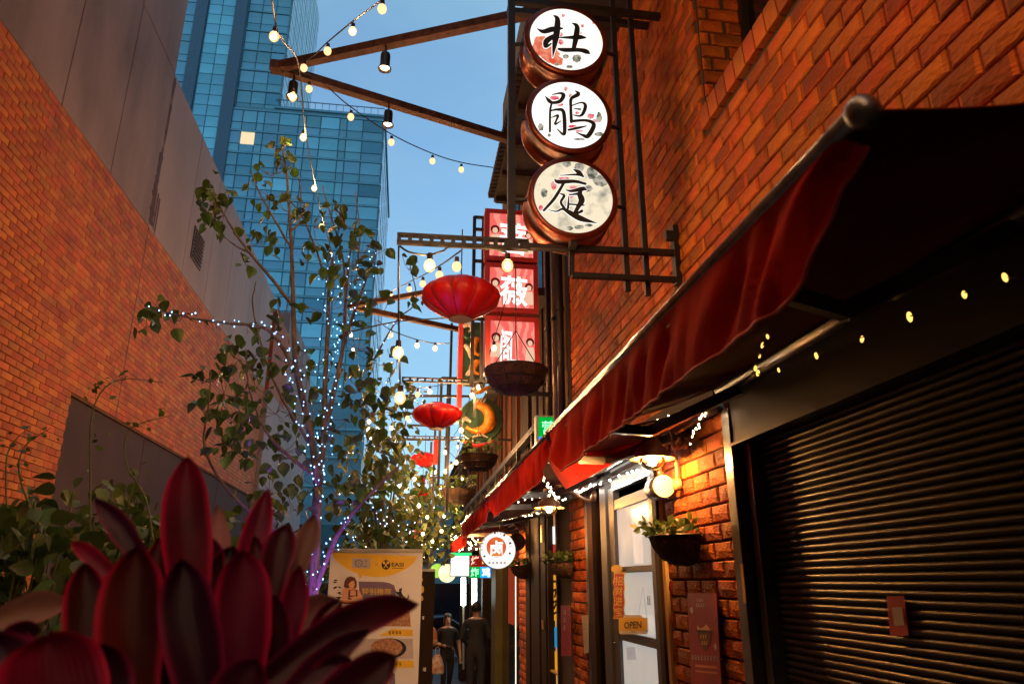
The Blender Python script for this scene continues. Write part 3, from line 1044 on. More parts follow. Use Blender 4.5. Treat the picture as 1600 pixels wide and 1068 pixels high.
em('face_one', (1.0, 0.93, 0.80), 1.25, (0.95, 0.78, 0.62), 7.0, (0.55, 0.8))
em('face_two', (1.0, 0.97, 0.90), 1.3, (0.98, 0.84, 0.76), 8.0, (0.55, 0.8))
em('face_three', (0.98, 0.84, 0.60), 1.0, (0.36, 0.33, 0.27), 9.0, (0.52, 0.74))
em('ink_red', (0.85, 0.10, 0.05), 0.9, (1.0, 0.42, 0.26), 26.0, (0.35, 0.7))
em('ink_pink', (0.85, 0.06, 0.12), 0.9, (1.0, 0.45, 0.45), 30.0)
em('ink_grey', (0.10, 0.12, 0.09), 0.7, (0.75, 0.68, 0.55), 30.0, (0.35, 0.6))
em('ink_white', (1.0, 0.95, 0.88), 1.3)
S1 = [[(320, 378, 8), (400, 415, 55), (520, 385, 70), (645, 375, 22)],
      [(530, 205, 10), (580, 260, 66), (572, 420, 85), (548, 560, 70), (520, 745, 8)],
      [(520, 480, 60), (440, 540, 75), (428, 605, 50), (475, 588, 30), (500, 570, 20)],
      [(765, 305, 8), (830, 350, 60), (822, 470, 76), (790, 630, 55)],
      [(585, 492, 12), (740, 492, 40), (860, 488, 62), (942, 495, 20)],
      [(595, 640, 30), (680, 652, 55), (860, 652, 52), (955, 675, 60), (1000, 705, 8)]]
S2 = [[(395, 318, 8), (440, 370, 45), (485, 393, 36), (570, 375, 45), (612, 305, 50), (570, 280, 26), (480, 297, 12)],
      [(470, 400, 25), (452, 500, 28), (450, 735, 28)],
      [(455, 490, 18), (540, 475, 30), (612, 505, 45), (625, 735, 45), (600, 765, 30), (535, 705, 10)],
      [(470, 570, 10), (545, 545, 30), (525, 605, 25), (512, 650, 25), (585, 610, 10)],
      [(750, 250, 8), (790, 292, 48), (705, 345, 40), (698, 450, 36), (705, 620, 40)],
      [(705, 430, 14), (825, 392, 20), (872, 430, 42), (845, 520, 40), (800, 552, 24), (730, 540, 12)],
      [(735, 465, 10), (810, 472, 24)],
      [(700, 615, 34), (880, 605, 34), (972, 655, 52), (905, 788, 56), (840, 780, 30), (760, 745, 8)],
      [(670, 718, 25), (780, 695, 32), (884, 672, 12)]]
S3 = [[(635, 235, 6), (695, 268, 48), (740, 312, 22)], [(495, 302, 6), (640, 292, 20), (725, 296, 30)],
      [(440, 340, 10), (485, 367, 45), (650, 362, 36), (765, 388, 26)],
      [(535, 385, 30), (440, 540, 36), (330, 665, 26)],
      [(560, 452, 10), (620, 462, 30), (735, 440, 46), (772, 450, 18)],
      [(742, 418, 8), (705, 490, 52), (725, 560, 66), (690, 625, 48), (655, 690, 42)],
      [(590, 505, 10), (690, 490, 30)], [(500, 490, 10), (542, 512, 30), (508, 580, 28), (545, 645, 30)],
      [(590, 520, 12), (582, 640, 28)], [(590, 600, 18), (750, 612, 16)],
      [(380, 660, 6), (460, 676, 16), (530, 650, 28), (610, 695, 52), (720, 752, 58), (882, 798, 6)],
      [(675, 700, 20), (725, 672, 34)]]
SY = 3.70
for nm, (u, v), face, stk, org, k, lab in (
        ('a', (885, 62), 'face_one', S1, (800, 0), 8.2125, 'topmost round lightbox sign, azalea print and black brush character, on steel frame'),
        ('b', (890, 180), 'face_two', S2, (800, 110), 7.628, 'middle round lightbox sign of three, white face with black brush character'),
        ('c', (896, 308), 'face_three', S3, (800, 230), 6.678, 'lowest round lightbox sign of three, smoky cream face with black brush character')):
    c = P(u, v, Y=SY)
    t = thing('round_sign', lab, 'sign', c, 'round lightbox signs on the steel frame')
    r = 0.248
    G().lathe([(r - .012, -.005), (r + .014, -.006), (r + .022, .004), (r + .022, .03), (r + .008, .036), (r + .008, .19), (r + .022, .196), (r + .022, .222), (0.001, .224)], c, (0, 1, 0), 56).build('drum', [M['sign_rim'], M['sign_side']], t, smooth=True)
    dr = t.children[0] if t.children else bpy.data.objects['drum']
    G().disc(c + Vector((0, -.001, 0)), r - .008, (0, -1, 0), 56).build('face', M[face], t)
    brush(t, stk, org, k, SY, 'black_print', 'ink_white')
    if nm == 'a':
        for i, (a, b, ra, rb, mt) in enumerate([(845, 72, 15, 18, 'ink_red'), (860, 85, 16, 16, 'ink_red'), (870, 95, 12, 9, 'ink_red'), (876, 54, 4, 4, 'ink_pink'), (876, 66, 5, 5, 'ink_pink'), (880, 25, 3, 3, 'ink_pink'), (910, 41, 3, 3, 'ink_pink'), (907, 52, 2.5, 2, 'ink_pink'), (901, 92, 8, 7, 'ink_grey'), (884, 89, 5, 4, 'ink_grey'), (870, 101, 4, 3, 'ink_grey'), (890, 105, 6, 3, 'ink_grey'), (927, 36, 2.5, 2.5, 'ink_pink')]):
            blob(t, a, b, ra, rb, mt, SY, .0015 + i * .0001, 'flower_print', i)
    if nm == 'b':
        for i, (a, b, ra, rb, mt) in enumerate([(866, 153, 9, 4, 'ink_pink'), (884, 139, 3, 4, 'ink_pink'), (891, 150, 3, 4, 'ink_pink'), (875, 164, 6, 3, 'ink_pink'), (923, 182, 6, 5, 'ink_pink'), (930, 189, 5, 3, 'ink_pink'), (902, 177, 4, 3, 'ink_pink'), (895, 198, 8, 3, 'ink_pink'), (905, 205, 7, 2, 'ink_pink'), (936, 184, 5, 9, 'ink_grey'), (845, 199, 5, 7, 'ink_grey'), (858, 212, 3, 3, 'ink_grey'), (905, 218, 10, 2, 'ink_grey'), (936, 210, 8, 4, 'ink_grey')]):
            blob(t, a, b, ra, rb, mt, SY, .0015 + i * .0001, 'flower_print', i + 30)
    if nm == 'c':
        for i, (a, b, ra, rb, mt) in enumerate([(865, 290, 5, 8, 'ink_pink'), (881, 279, 9, 3, 'ink_pink'), (896, 293, 8, 3, 'ink_pink'), (892, 306, 5, 5, 'ink_pink'), (845, 325, 4, 5, 'ink_pink'), (925, 270, 10, 12, 'ink_grey'), (938, 283, 14, 10, 'ink_grey'), (918, 295, 9, 6, 'ink_grey'), (905, 262, 9, 9, 'ink_grey'), (885, 255, 8, 8, 'ink_grey'), (850, 302, 6, 8, 'ink_grey'), (905, 355, 8, 4, 'ink_grey'), (890, 357, 6, 4, 'ink_grey'), (920, 352, 7, 3, 'ink_grey')]):
            blob(t, a, b, ra, rb, mt, SY, .0015 + i * .0001, 'flower_print', i + 60)
    for (s, a) in ((-1, x1), (1, x2)):
        G().bar((c.x + s * (r + .01), SY + .1, c.z + .02), (a, SY + .12, c.z + .02), .02, .016).build('mounting_stub', M['black_metal'], t)
    G().b2((c.x - .02, SY + .02, c.z - r - .05), (c.x + .02, SY + .18, c.z - r + .0)).build('mounting_foot', M['black_metal'], t)

# ------------------------------------------------------------------ triangular pipe bracket over the lane
vt = thing('pipe_bracket', 'rusty triangular pipe bracket high over the lane, holding small spotlights', 'bracket', (EX, 5.6, EZ))
ap = P(432, 105, Z=EZ)
e1 = P(846, 17, Z=EZ); e2 = P(790, 216, Z=EZ)
ap = Vector((ap.x, ap.y, EZ))
fbar('arm', ap, e1 + (e1 - ap) * .06, .075, .075, vt, 'rust_metal')
fbar('arm', ap + Vector((0.02, .02, 0)), e2 + (e2 - ap) * .06, .075, .075, vt, 'rust_metal')
G().b2((ap.x - .05, ap.y - .05, EZ - .045), (ap.x + .05, ap.y + .05, EZ + .045)).build('joint_plate', M['rust_metal'], vt)
for i, (a, b, uu, lab) in enumerate(((ap, e1, 603, 'spotlight on the upper arm of the high pipe bracket'), (ap, e2, 609, 'spotlight on the lower arm of the high pipe bracket'), (ap, e2, 461, 'spotlight at the pointed tip of the high pipe bracket'))):
    # the spot hangs under its arm
    best = min((a.lerp(b, t / 200) for t in range(201)), key=lambda p: abs(pix(p)[0] - uu))
    s = thing('spotlight', lab, 'spotlight', best, 'spotlights on the pipe bracket')
    p = best + Vector((0, 0, -.045))
    G().b2((p.x - .008, p.y - .02, p.z - .06), (p.x + .008, p.y + .02, p.z + .09)).build('clamp', M['black_metal'], s)
    c = p + Vector((0, 0, -.06))
    G().lathe([(.001, 0), (.038, -.002), (.042, -.02), (.042, -.13), (.056, -.150), (.056, -.162), (.05, -.162), (.038, -.135)], c, n=20).build('can', M['black_metal'], s, smooth=True)
    G().disc(c + Vector((0, 0, -.137)), .0385, (0, 0, -1), 16).ball(c + Vector((0, 0, -.137)), .03, 10, 6).build('lens', M['bulb_spot'], s)

# ------------------------------------------------------------------ red lightbox signs behind
em('red_panel', (0.90, 0.14, 0.12), 1.05, (0.96, 0.30, 0.22), 3.2, (0.45, 0.72), wave=True)
em('peach_panel', (1.0, 0.62, 0.42), 0.9)
em('hair_panel', (0.22, 0.015, 0.015), 0.6)
em('white_panel', (1.0, 0.90, 0.84), 1.5)
em('red_side', (0.85, 0.22, 0.17), 0.42)
RY = 7.0
for i, (u0, v0, u1, v1, ch, lab) in enumerate(((757, 326, 840, 406, '蔷', 'top red lightbox sign, half hidden behind the round signs'), (757, 410, 841, 486, '薇', 'middle red lightbox sign behind the biggest red lantern'), (758, 493, 843, 577, '阁', 'lowest red lightbox sign, just above the big hanging basket'))):
    a, b = P(u0, v1, Y=RY), P(u1, v1, Y=RY)
    zt_ = P(u0, v0, Y=RY).z
    t = thing('lightbox_sign', lab, 'sign', ((a.x + b.x) / 2, RY, a.z), 'red lightbox signs in a column')
    G().b2((a.x, RY + .01, a.z), (b.x, RY + .26, zt_)).build('box', M['sign_red'], t, bevel=.006)
    W = .05
    f_ = G()
    f_.b2((a.x, RY - .015, a.z), (a.x + W, RY + .012, zt_)).b2((b.x - W, RY - .015, a.z), (b.x, RY + .012, zt_)).b2((a.x + W, RY - .015, a.z), (b.x - W, RY + .012, a.z + W)).b2((a.x + W, RY - .015, zt_ - W), (b.x - W, RY + .012, zt_))
    f_.build('rim', M['sign_red'], t)
    G().add([(a.x + W, RY - .002, a.z + W), (b.x - W, RY - .002, a.z + W), (b.x - W, RY - .002, zt_ - W), (a.x + W, RY - .002, zt_ - W)], [(0, 1, 2, 3)]).build('face', M['red_panel'], t)
    G().add([(a.x - .002, RY + .03, a.z + .02), (a.x - .002, RY + .24, a.z + .02), (a.x - .002, RY + .24, zt_ - .02), (a.x - .002, RY + .03, zt_ - .02)], [(3, 2, 1, 0)]).build('side_panel', M['red_side'], t)
    ww, hh = b.x - a.x - 2 * W, zt_ - a.z - 2 * W
    x0, z0 = a.x + W, a.z + W
    text(t, ch, ((x0 + ww * .22, RY - .006, z0 + hh * .08), (x0 + ww * .86, RY - .006, z0 + hh * .04), (x0 + ww * .24, RY - .006, z0 + hh * .82)), 'white_panel', 'character', .02)
    for fx, fz, rr in ((.13, .6, .07), (.9, .52, .06)):
        q = Vector((x0 + ww * fx, RY - .0035, z0 + hh * fz))
        G().disc(q + Vector((0, .0008, .014)), rr * .72, n=14).build('printed_hair', M['hair_panel'], t)
        G().disc(q, rr * .5, n=14, rx=.85).build('printed_face', M['peach_panel'], t)
        G().add([q + Vector((-rr * .6, 0, -rr * .7)), q + Vector((rr * .6, 0, -rr * .7)), q + Vector((rr * .9, 0, -hh * .42)), q + Vector((-rr * .9, 0, -hh * .42))], [(0, 1, 2, 3)]).build('printed_robe', M['peach_panel'], t)
t = thing('signpost_frame', 'black steel frame standing out beside the red lightbox signs', 'frame', (0.7, RY + .1, 3.4), None)
ax = P(742, 400, Y=RY).x; a2 = P(752, 400, Y=RY).x
zt_ = P(742, 330, Y=RY).z; z0_ = P(742, 600, Y=RY).z
fbar('post', (ax, RY + .12, z0_), (ax, RY + .12, zt_), .035, .035, t)
fbar('post', (a2 + .03, RY + .14, z0_), (a2 + .03, RY + .14, zt_), .03, .03, t)
for v in (331, 350, 400, 440, 492, 590):
    zz = P(742, v, Y=RY).z
    fbar('rail', (ax, RY + .12, zz), (a2 + .1, RY + .12, zz), .03, .03, t)
fbar('rail', (a2 + .1, RY + .30, zt_ + .01), (XR, RY + .30, zt_ + .01), .04, .04, t)
fbar('rail', (a2 + .1, RY + .30, z0_), (XR, RY + .30, z0_), .04, .04, t)

# ------------------------------------------------------------------ carved dragon signs
DY = 8.4
t = thing('carved_sign', 'tall carved sign with orange and green dragon coils in a red frame', 'sign', P(742, 590, Y=DY))
a, b = P(722, 600, Y=DY), P(752, 600, Y=DY)
zz = P(722, 502, Y=DY).z
G().b2((a.x, DY, a.z), (b.x + .05, DY + .1, zz)).build('board', M['carve_green'], t)
G().b2((a.x - .05, DY - .03, a.z - .3), (a.x, DY + .2, zz + .02)).build('red_side', M['sign_red'], t)
def coil(par, pts, r, mat, nm, Y=DY):
    q = curve([P(u, v, Y=Y) - Vector((0, .04, 0)) for u, v in pts], 6)
    n = len(q)
    G().tube(q, [r * (0.35 + 0.65 * math.sin(math.pi * min(1, .12 + i / n))) for i in range(n)], 8).build(nm, M[mat], par, smooth=True)
coil(t, [(748, 530), (741, 536), (740, 550), (748, 556)], .05, 'carve_orange', 'coil')
coil(t, [(750, 566), (742, 570), (738, 580), (748, 586)], .05, 'carve_orange', 'coil')
coil(t, [(724, 512), (732, 508), (738, 514), (732, 520)], .035, 'carve_white', 'curl')
coil(t, [(726, 540), (732, 548), (734, 560)], .035, 'carve_white', 'curl')
coil(t, [(728, 588), (734, 582), (736, 575)], .03, 'carve_white', 'curl')
coil(t, [(724, 526), (731, 530), (738, 526)], .03, 'carve_green', 'curl')
DY2 = 9.0
t = thing('round_carved_sign', 'round carved sign with an orange dragon claw on dark green', 'sign', P(755, 690, Y=DY2))
c = P(752, 655, Y=DY2)
G().lathe([(.001, 0), (.27, .0), (.285, .02), (.285, .12), (.001, .13)], c, (0, 1, 0), 32).build('drum', M['carve_green'], t, smooth=False)
coil(t, [(744, 632), (760, 640), (765, 655), (758, 670), (742, 674), (728, 668)], .075, 'carve_orange', 'claw', DY2)
coil(t, [(756, 674), (766, 668), (774, 660)], .05, 'carve_orange', 'claw_tip', DY2)
for (u, v) in ((745, 626), (750, 625), (755, 626)):
    coil(t, [(u, v + 4), (u + 2, v), (u + 4, v - 3)], .014, 'carve_white', 'talon', DY2)
coil(t, [(735, 660), (727, 655), (722, 660)], .03, 'carve_white', 'whisker', DY2)
coil(t, [(738, 684), (750, 680), (762, 684)], .02, 'carve_white', 'scroll', DY2)
coil(t, [(724, 690), (750, 697), (776, 686)], .03, 'sign_red', 'red_edge', DY2)
coil(t, [(735, 610), (748, 612), (766, 604)], .04, 'carve_orange', 'horn', DY2)

# ------------------------------------------------------------------ awnings
def awning(nm, label, y0, y1, xb, zb_, zw, drop, seed, near_end=True, flap=False, joint=None):
    t = thing(nm, label, 'awning', (XR, (y0 + y1) / 2, zw), 'red awnings over the shopfronts')
    rr = random.Random(seed)
    bar_ = G().tube([(xb, y0, zb_), (xb, y1, zb_)], .0165, 10).build('front_bar', M['chrome_pole'], t, smooth=True)
    G().b2((xb + .004, y0 + .12, zb_ - .04), (xb + .024, y1, zb_ - .012)).build('bar_profile', M['black_metal'], t)
    if near_end:
        G().ball((xb + .006, y0 - .012, zb_), .027, 16, 10).build('end_cap', M['grey_metal'], t, smooth=True)
    # canopy
    n, m = 40, 10
    g = G()
    vs = []
    for i in range(n + 1):
        y = y0 + (y1 - y0) * i / n
        for j in range(m + 1):
            s = j / m
            x = xb + (XR - .02 - xb) * s
            z = zb_ + .012 + (zw - zb_) * s - .045 * math.sin(math.pi * s) + .006 * noise.noise(Vector((y * 3, s * 3, seed)))
            vs.append((x, y, z))
    g.add(vs, [(i * (m + 1) + j, (i + 1) * (m + 1) + j, (i + 1) * (m + 1) + j + 1, i * (m + 1) + j + 1) for i in range(n) for j in range(m)])
    o = g.build('canopy', M['awning_shaded'], t, smooth=True)
    md = o.modifiers.new('thick', 'SOLIDIFY'); md.thickness = .003
    # valance with folds
    n, m = 260, 10
    g = G()
    vs = []
    low = []
    for i in range(n + 1):
        y = y0 + .04 + (y1 - y0 - .05) * i / n
        dd = drop * (0.97 + .03 * math.sin(y * 2.3 + seed)) * min(1, .12 + (i / n) * 7) * (1 if near_end or i > 3 else .8)
        for j in range(m + 1):
            s = j / m
            fold = (.030 * noise.noise(Vector((y * 7 - s * 2.2, s * .6, seed))) + .020 * noise.noise(Vector((y * 17 - s * 5.0, s * .8, seed + 4)))) * (.9 * math.sin(math.pi * min(1, s * .9)) + .22 * s)
            vs.append((xb - .008 + fold + .035 * s, y - .08 * s * min(1, .2 + 3 * i / n), zb_ - .012 - dd * s))
        low.append(vs[-1])
    g.add(vs, [(i * (m + 1) + j, (i + 1) * (m + 1) + j, (i + 1) * (m + 1) + j + 1, i * (m + 1) + j + 1) for i in range(n) for j in range(m)])
    g.build('valance', M['awning_cloth'], t, smooth=True)
    G().tube(low, .0045, 5).build('hem', M['piping'], t, smooth=True)
    # folding arms
    for ya in (y0 + .55, y1 - .25):
        G().bar((xb + .02, ya, zb_ - .02), (xb + .5, ya + .28, zb_ + .02), .03, .045).bar((xb + .5, ya + .28, zb_ + .02), (XR - .04, ya + .05, zw - .06), .035, .05).build('folding_arm', M['grey_metal'], t)
    G().tube([(XR - .05, y0, zw - .02), (XR - .05, y1, zw - .02)], .032, 10).build('roller', M['grey_metal'], t, smooth=True)
    return t
AX, AZ = 0.65, 2.275
aw1 = awning('awning', 'nearest dark red awning with chrome front bar, over the roller shutter', 0.86, 3.30, AX, AZ, 2.52, .185, 1)
aw2 = awning('awning', 'second red awning along the wall, over the grey shop door', 3.34, 5.9, AX, AZ - .01, 2.46, .17, 2, True)
aw3 = awning('awning', 'third red awning, above the round white sign', 5.95, 8.75, AX, AZ - .02, 2.42, .15, 3, True)
aw4 = awning('awning', 'farthest red awning, half hidden behind the round white sign', 9.3, 12.3, AX + .1, AZ - .06, 2.4, .15, 4, False)
# end cheek of the second awning: cloth hanging between its bar, the wall and its arm
q = [P(856, 690, X=AX), P(884, 762, X=.85), P(905, 768, X=1.0), P(1012, 680, X=1.40), P(930, 684, X=1.1)]
g = G()
n, m = 14, 8
top = curve([P(848, 694, X=AX), P(905, 690, X=.95), P(1012, 676, X=1.42)], 7)
bot = curve([P(884, 764, X=.80), P(925, 742, X=1.05), P(1014, 690, X=1.42)], 7)
vs = []
for a, b in zip(top, bot):
    for j in range(m + 1):
        s = j / m
        vs.append(a.lerp(b, s) + Vector((0, .05 * math.sin(math.pi * s), 0)))
m1 = m + 1
g.add(vs, [(i * m1 + j, (i + 1) * m1 + j, (i + 1) * m1 + j + 1, i * m1 + j + 1) for i in range(len(top) - 1) for j in range(m)])
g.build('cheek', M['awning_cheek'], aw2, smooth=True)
# ------------------------------------------------------------------ shop door and shopfront framing
pm('door_glass_pale', (0.50, 0.48, 0.45), 0.2, bump=0, emit=(0.62, 0.58, 0.52), es=0.33)
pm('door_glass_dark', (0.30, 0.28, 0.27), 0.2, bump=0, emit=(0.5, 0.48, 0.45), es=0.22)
door = thing('shop_door', 'grey framed glass shop door with three panes, yellow open sign and red charm', 'door', (XR, 5.0, 0))
DX = XR + 0.02
def vtop(u, v): return P(u, v, X=DX)
yl, yr = 5.62, 4.50
zt2 = 2.27
rails = [(2.27, 2.17), (1.685, 1.625), (1.318, 1.235), (0.62, 0.52), (0.12, 0.0)]
for y in (yl - .075, yr + .075):
    G().b2((DX - .02, y - .075, 0.0), (DX + .03, y + .075, zt2)).build('stile', M['paint_grey'], door, bevel=.004)
def zof(v, u=985): return P(u, v, X=DX).z
zr = [(zof(772), zof(789)), (zof(884), zof(894)), (zof(988), zof(1002))]
for (a, b) in zr + [(0.55, 0.45), (0.12, 0.0)]:
    G().b2((DX - .015, yr + .15, b), (DX + .03, yl - .15, a)).build('rail', M['paint_grey'], door, bevel=.003)
zs = [zr[0][1], zr[1][0], zr[1][1], zr[2][0], zr[2][1], 0.55]
for i in range(3):
    G().b2((DX + .006, yr + .15, zs[2 * i + 1]), (DX + .014, yl - .15, zs[2 * i])).build('pane', M['door_glass'], door)
G().b2((DX + .01, yr + .0, zt2 + .02), (DX + .02, yl, 2.5)).build('transom_pane', M['door_glass'], door)
G().b2((DX - .02, yr - .02, 2.27), (DX + .03, yl, 2.30)).build('transom_bar', M['paint_grey'], door)
G().ball((DX - .026, yl - .06, P(955, 1001, X=DX).z), .012, 10, 6).build('lock', M['bright_metal'], door)
# things behind and stuck on the glass, and cable reflections painted on it
def dflat(pts, nm, mt, d=.0): return flat(pts, nm, mt, door, -.004 + d, X=DX)
dflat([(985, 795), (1000, 795), (1005, 880), (990, 880)], 'curtain_fold', 'door_glass_pale')
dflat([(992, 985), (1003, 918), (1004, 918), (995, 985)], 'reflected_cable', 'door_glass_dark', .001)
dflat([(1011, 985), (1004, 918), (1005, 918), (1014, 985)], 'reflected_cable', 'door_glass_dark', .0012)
dflat([(978, 1010), (992, 1010), (994, 1030), (979, 1030)], 'notice', 'door_glass_dark', .0015)
for i, ch in enumerate(('麺',)):
    text_px(door, ch, (1010, 930, 1016, 945), 'black_print', X=DX, d=-.002)
sgn = thing('open_sign', 'yellow and white OPEN sign hanging on the shop door', 'sign', P(990, 975, X=DX - .03))
def rrect(l, t, r, b, k, sl=0):
    pts = []
    for (cx_, cy_, a0) in ((r - k, t + k, -90), (r - k, b - k, 0), (l + k, b - k, 90), (l + k, t + k, 180)):
        for s in range(5):
            a = R_(a0 + s * 22.5)
            pts.append((cx_ + k * math.cos(a), cy_ + k * math.sin(a) + sl * (cx_ - l)))
    return pts
OX = DX - .03
flat(rrect(967, 964, 1012, 990, 3), 'plate', 'white_print', sgn, 0, X=OX)
flat(rrect(967, 964, 1012, 984, 2.5), 'yellow_field', 'yellow_print', sgn, .0015, X=OX)
flat(rrect(974, 960, 1004, 964.5, 1.5), 'top_tab', 'white_print', sgn, .001, X=OX)
text_px(sgn, 'OPEN', (976, 971, 1003, 981.5, -1), 'black_print', X=OX, d=.003, weight=.02)
text_px(sgn, 'OPEN', (986, 985.5, 995, 987.5), 'black_print', X=OX, d=.003)
ch_ = thing('paper_charm', 'red and cream paper cut charm hanging on the shop door', 'decoration', P(965, 920, X=OX))
CX2 = DX - .028
def wavy(l, t, r, b, n=9, amp=1.4):
    L_ = [(l + amp * math.sin(i * 2.6), t + (b - t) * i / n) for i in range(n + 1)]
    Rr = [(r + amp * math.cos(i * 2.2), t + (b - t) * i / n) for i in range(n + 1)]
    return L_ + Rr[::-1]
flat(wavy(959, 893, 976, 966), 'backing', 'gold_print', ch_, 0, X=CX2)
flat(wavy(960.5, 896, 974.5, 964, 9, .8), 'red_field', 'red_print', ch_, .001, X=CX2)
g = G()
flat([(955 + 9 + 9 * math.cos(a * .5), 888 + 6.5 * math.sin(a * .5)) for a in range(13)], 'cap', 'gold_print', ch_, .0015, X=CX2)
for i, c in enumerate('招财进宝'):
    text_px(ch_, c, (961.5, 900 + i * 16, 973.5, 914 + i * 16), 'gold_print', X=CX2, d=.0025, weight=.015)

G().b2((XR + .35, 4.0, -.2), (XR + .4, 7.5, 2.56)).build('room_wall', M['dark_wood'], door)
sf = thing('shopfront_frame', 'dark timber posts and lintel framing the grey shop door', 'frame', (XR, 5.5, 0))
G().b2((XR - .03, 4.415, -.2), (XR + .06, 4.49, 2.5)).build('post', M['dark_wood'], sf)
G().b2((XR - .012, 4.365, -.2), (XR + .05, 4.413, 2.38)).build('pale_trim', M['yellow_wood'], sf)
for (a, b, mt, x) in ((5.63, 5.80, 'paint_grey', -.02), (5.81, 6.02, 'dark_wood', .05), (6.03, 6.20, 'dark_wood', -.03), (6.21, 6.40, 'paint_grey', .0)):
    G().b2((XR + x, a, -.2), (XR + .09, b, 2.5)).build('post', M[mt], sf)
G().b2((XR - .045, 3.4, 2.50), (XR + .01, 8.1, 2.60)).build('lintel', M['dark_wood'], sf)
G().b2((XR - .075, 4.4, 2.34), (XR - .02, 8.6, 2.375)).build('light_rail', M['grey_metal'], sf)

# lit window with posters beyond the second brick pier
em('window_glow', (1.0, 0.62, 0.25), 0.55, (0.75, 0.35, 0.12), 5.0)
w2 = thing('lit_shop_window', 'warm lit shop window with yellow and blue posters, between dark posts', 'window', (XR, 7.9, 0))
G().b2((XR + .06, 7.66, -.3), (XR + .09, 8.12, 2.45)).build('glow_panel', M['window_glow'], w2)
WX = XR + .05
em('poster_yellow', (1.0, 0.42, 0.02), 0.7)
em('poster_blue', (0.03, 0.28, 0.55), 0.8)
em('poster_red_lit', (0.75, 0.04, 0.03), 0.6)
em('poster_green', (0.05, 0.6, 0.12), 0.5)
def lit(pts, nm, mt, d=0, par=w2): return flat(pts, nm, mt, par, d, X=WX)
lit([(859, 898), (873, 897), (873, 969), (859, 969)], 'yellow_poster', 'poster_yellow')
lit([(863, 979), (873, 979), (873, 1011), (863, 1011)], 'blue_poster', 'poster_blue')
lit([(862, 1016), (873, 1016), (873, 1048), (862, 1048)], 'orange_poster', 'poster_yellow')
lit([(859, 851), (868, 850), (869, 865), (859, 866)], 'red_poster', 'poster_red_lit')
lit([(858, 822), (867, 822), (868, 849), (859, 850)], 'white_poster', 'ink_white')
for i, st in enumerate(([(861, 912), (868, 907), (871, 915)], [(862, 926), (869, 920), (867, 932)], [(861, 944), (870, 938), (866, 950)], [(863, 960), (871, 955)])):
    q = curve([P(u, v, X=WX - .004) for u, v in st], 4)
    G().tube(q, .012, 4).build('printed_stroke', M['black_print'], w2)
for y in (7.64, 8.13):
    G().b2((XR - .01, y - .03, -.3), (XR + .10, y + .03, 2.45)).build('post', M['dark_wood'], w2)
G().b2((XR + .0, 7.67, zof(1050, 866)), (XR + .06, 8.1, zof(1047, 866))).build('sill', M['yellow_wood'], w2)

d2 = thing('folding_door', 'dark brown folded timber door with brass catches, beyond the lit window', 'door', (XR, 8.8, 0))
for i in range(4):
    y = 8.2 + i * .33
    G().b2((XR - .02 - .012 * (i % 2), y, -.5), (XR + .04, y + .30, 2.42)).build('leaf', M['dark_wood'], d2, bevel=.006)
for (u, v) in ((845, 826), (845, 840), (847, 975)):
    p = P(u, v, X=XR - .045)
    G().b2((p.x, p.y - .03, p.z - .045), (p.x + .012, p.y + .03, p.z + .045)).build('catch', M['gold'], d2)

# framing farther along
s3 = thing('far_shopfront', 'dark shopfront with a red reflection in its glass and a white light strip, beyond the folded door', 'shopfront', (XR, 11.5, -.4))
G().b2((XR + .05, 10.3, -.9), (XR + .1, 12.5, 2.4)).build('glass', M['dark_glass'], s3)
em('red_glow', (0.75, 0.09, 0.03), 0.35)
G().b2((XR - .0, 10.75, 1.05), (XR + .04, 11.3, 2.2)).build('red_reflection', M['red_glow'], s3)  # reflection in the glass, painted as a glowing sheet
em('strip_white', (1.0, 0.85, 0.66), 1.6)
G().tube([(XR - .03, 10.35, -.7), (XR - .03, 10.35, 1.75)], .007, 6).build('light_strip', M['strip_white'], s3)
G().b2((XR - .06, 12.35, -.9), (XR + .12, 12.95, 2.35)).build('olive_post', M['olive_paint'], s3)
G().b2((XR - .02, 10.25, 2.2), (XR + .12, 13.0, 2.6)).build('lintel', M['dark_wood'], s3)
s4 = thing('end_shopfront', 'last dark shopfront on the right with glowing vertical lights inside', 'shopfront', (2.3, 17, -.6))
G().b2((2.35, 13.0, -1.2), (2.5, 26, 3.4)).build('back_wall', M['tower_core'], s4)
G().b2((XR, 13.0, 2.3), (2.4, 26, 3.5)).build('fascia', M['dark_wood'], s4)
for y in (15.2, 18.0, 21.0):
    G().b2((XR + .02, y, -1.2), (XR + .22, y + .22, 2.3)).build('post', M['dark_wood'], s4)
em('tube_teal', (0.75, 1.0, 0.93), 14.0)
for i, (u, v0, v1, Y) in enumerate(((724, 902, 945, 16.0), (741, 900, 952, 15.4))):
    a, b = P(u, v0, Y=Y), P(u, v1, Y=Y)
    t = thing('tube_light', ['glowing white tube light left of the man at the lane end', 'glowing white tube light right above the man at the lane end'][i], 'light', b, 'tube lights at the far shopfront')
    G().tube([a, b], .05, 8).build('tube', M['tube_teal'], t, smooth=True)
    G().tube([b, P(u, 1045, Y=Y)], .02, 6).build('stem', M['plastic_grey'], t)
    G().tube([a, a + Vector((0, 0, .3))], .03, 6).build('holder', M['black_metal'], t)

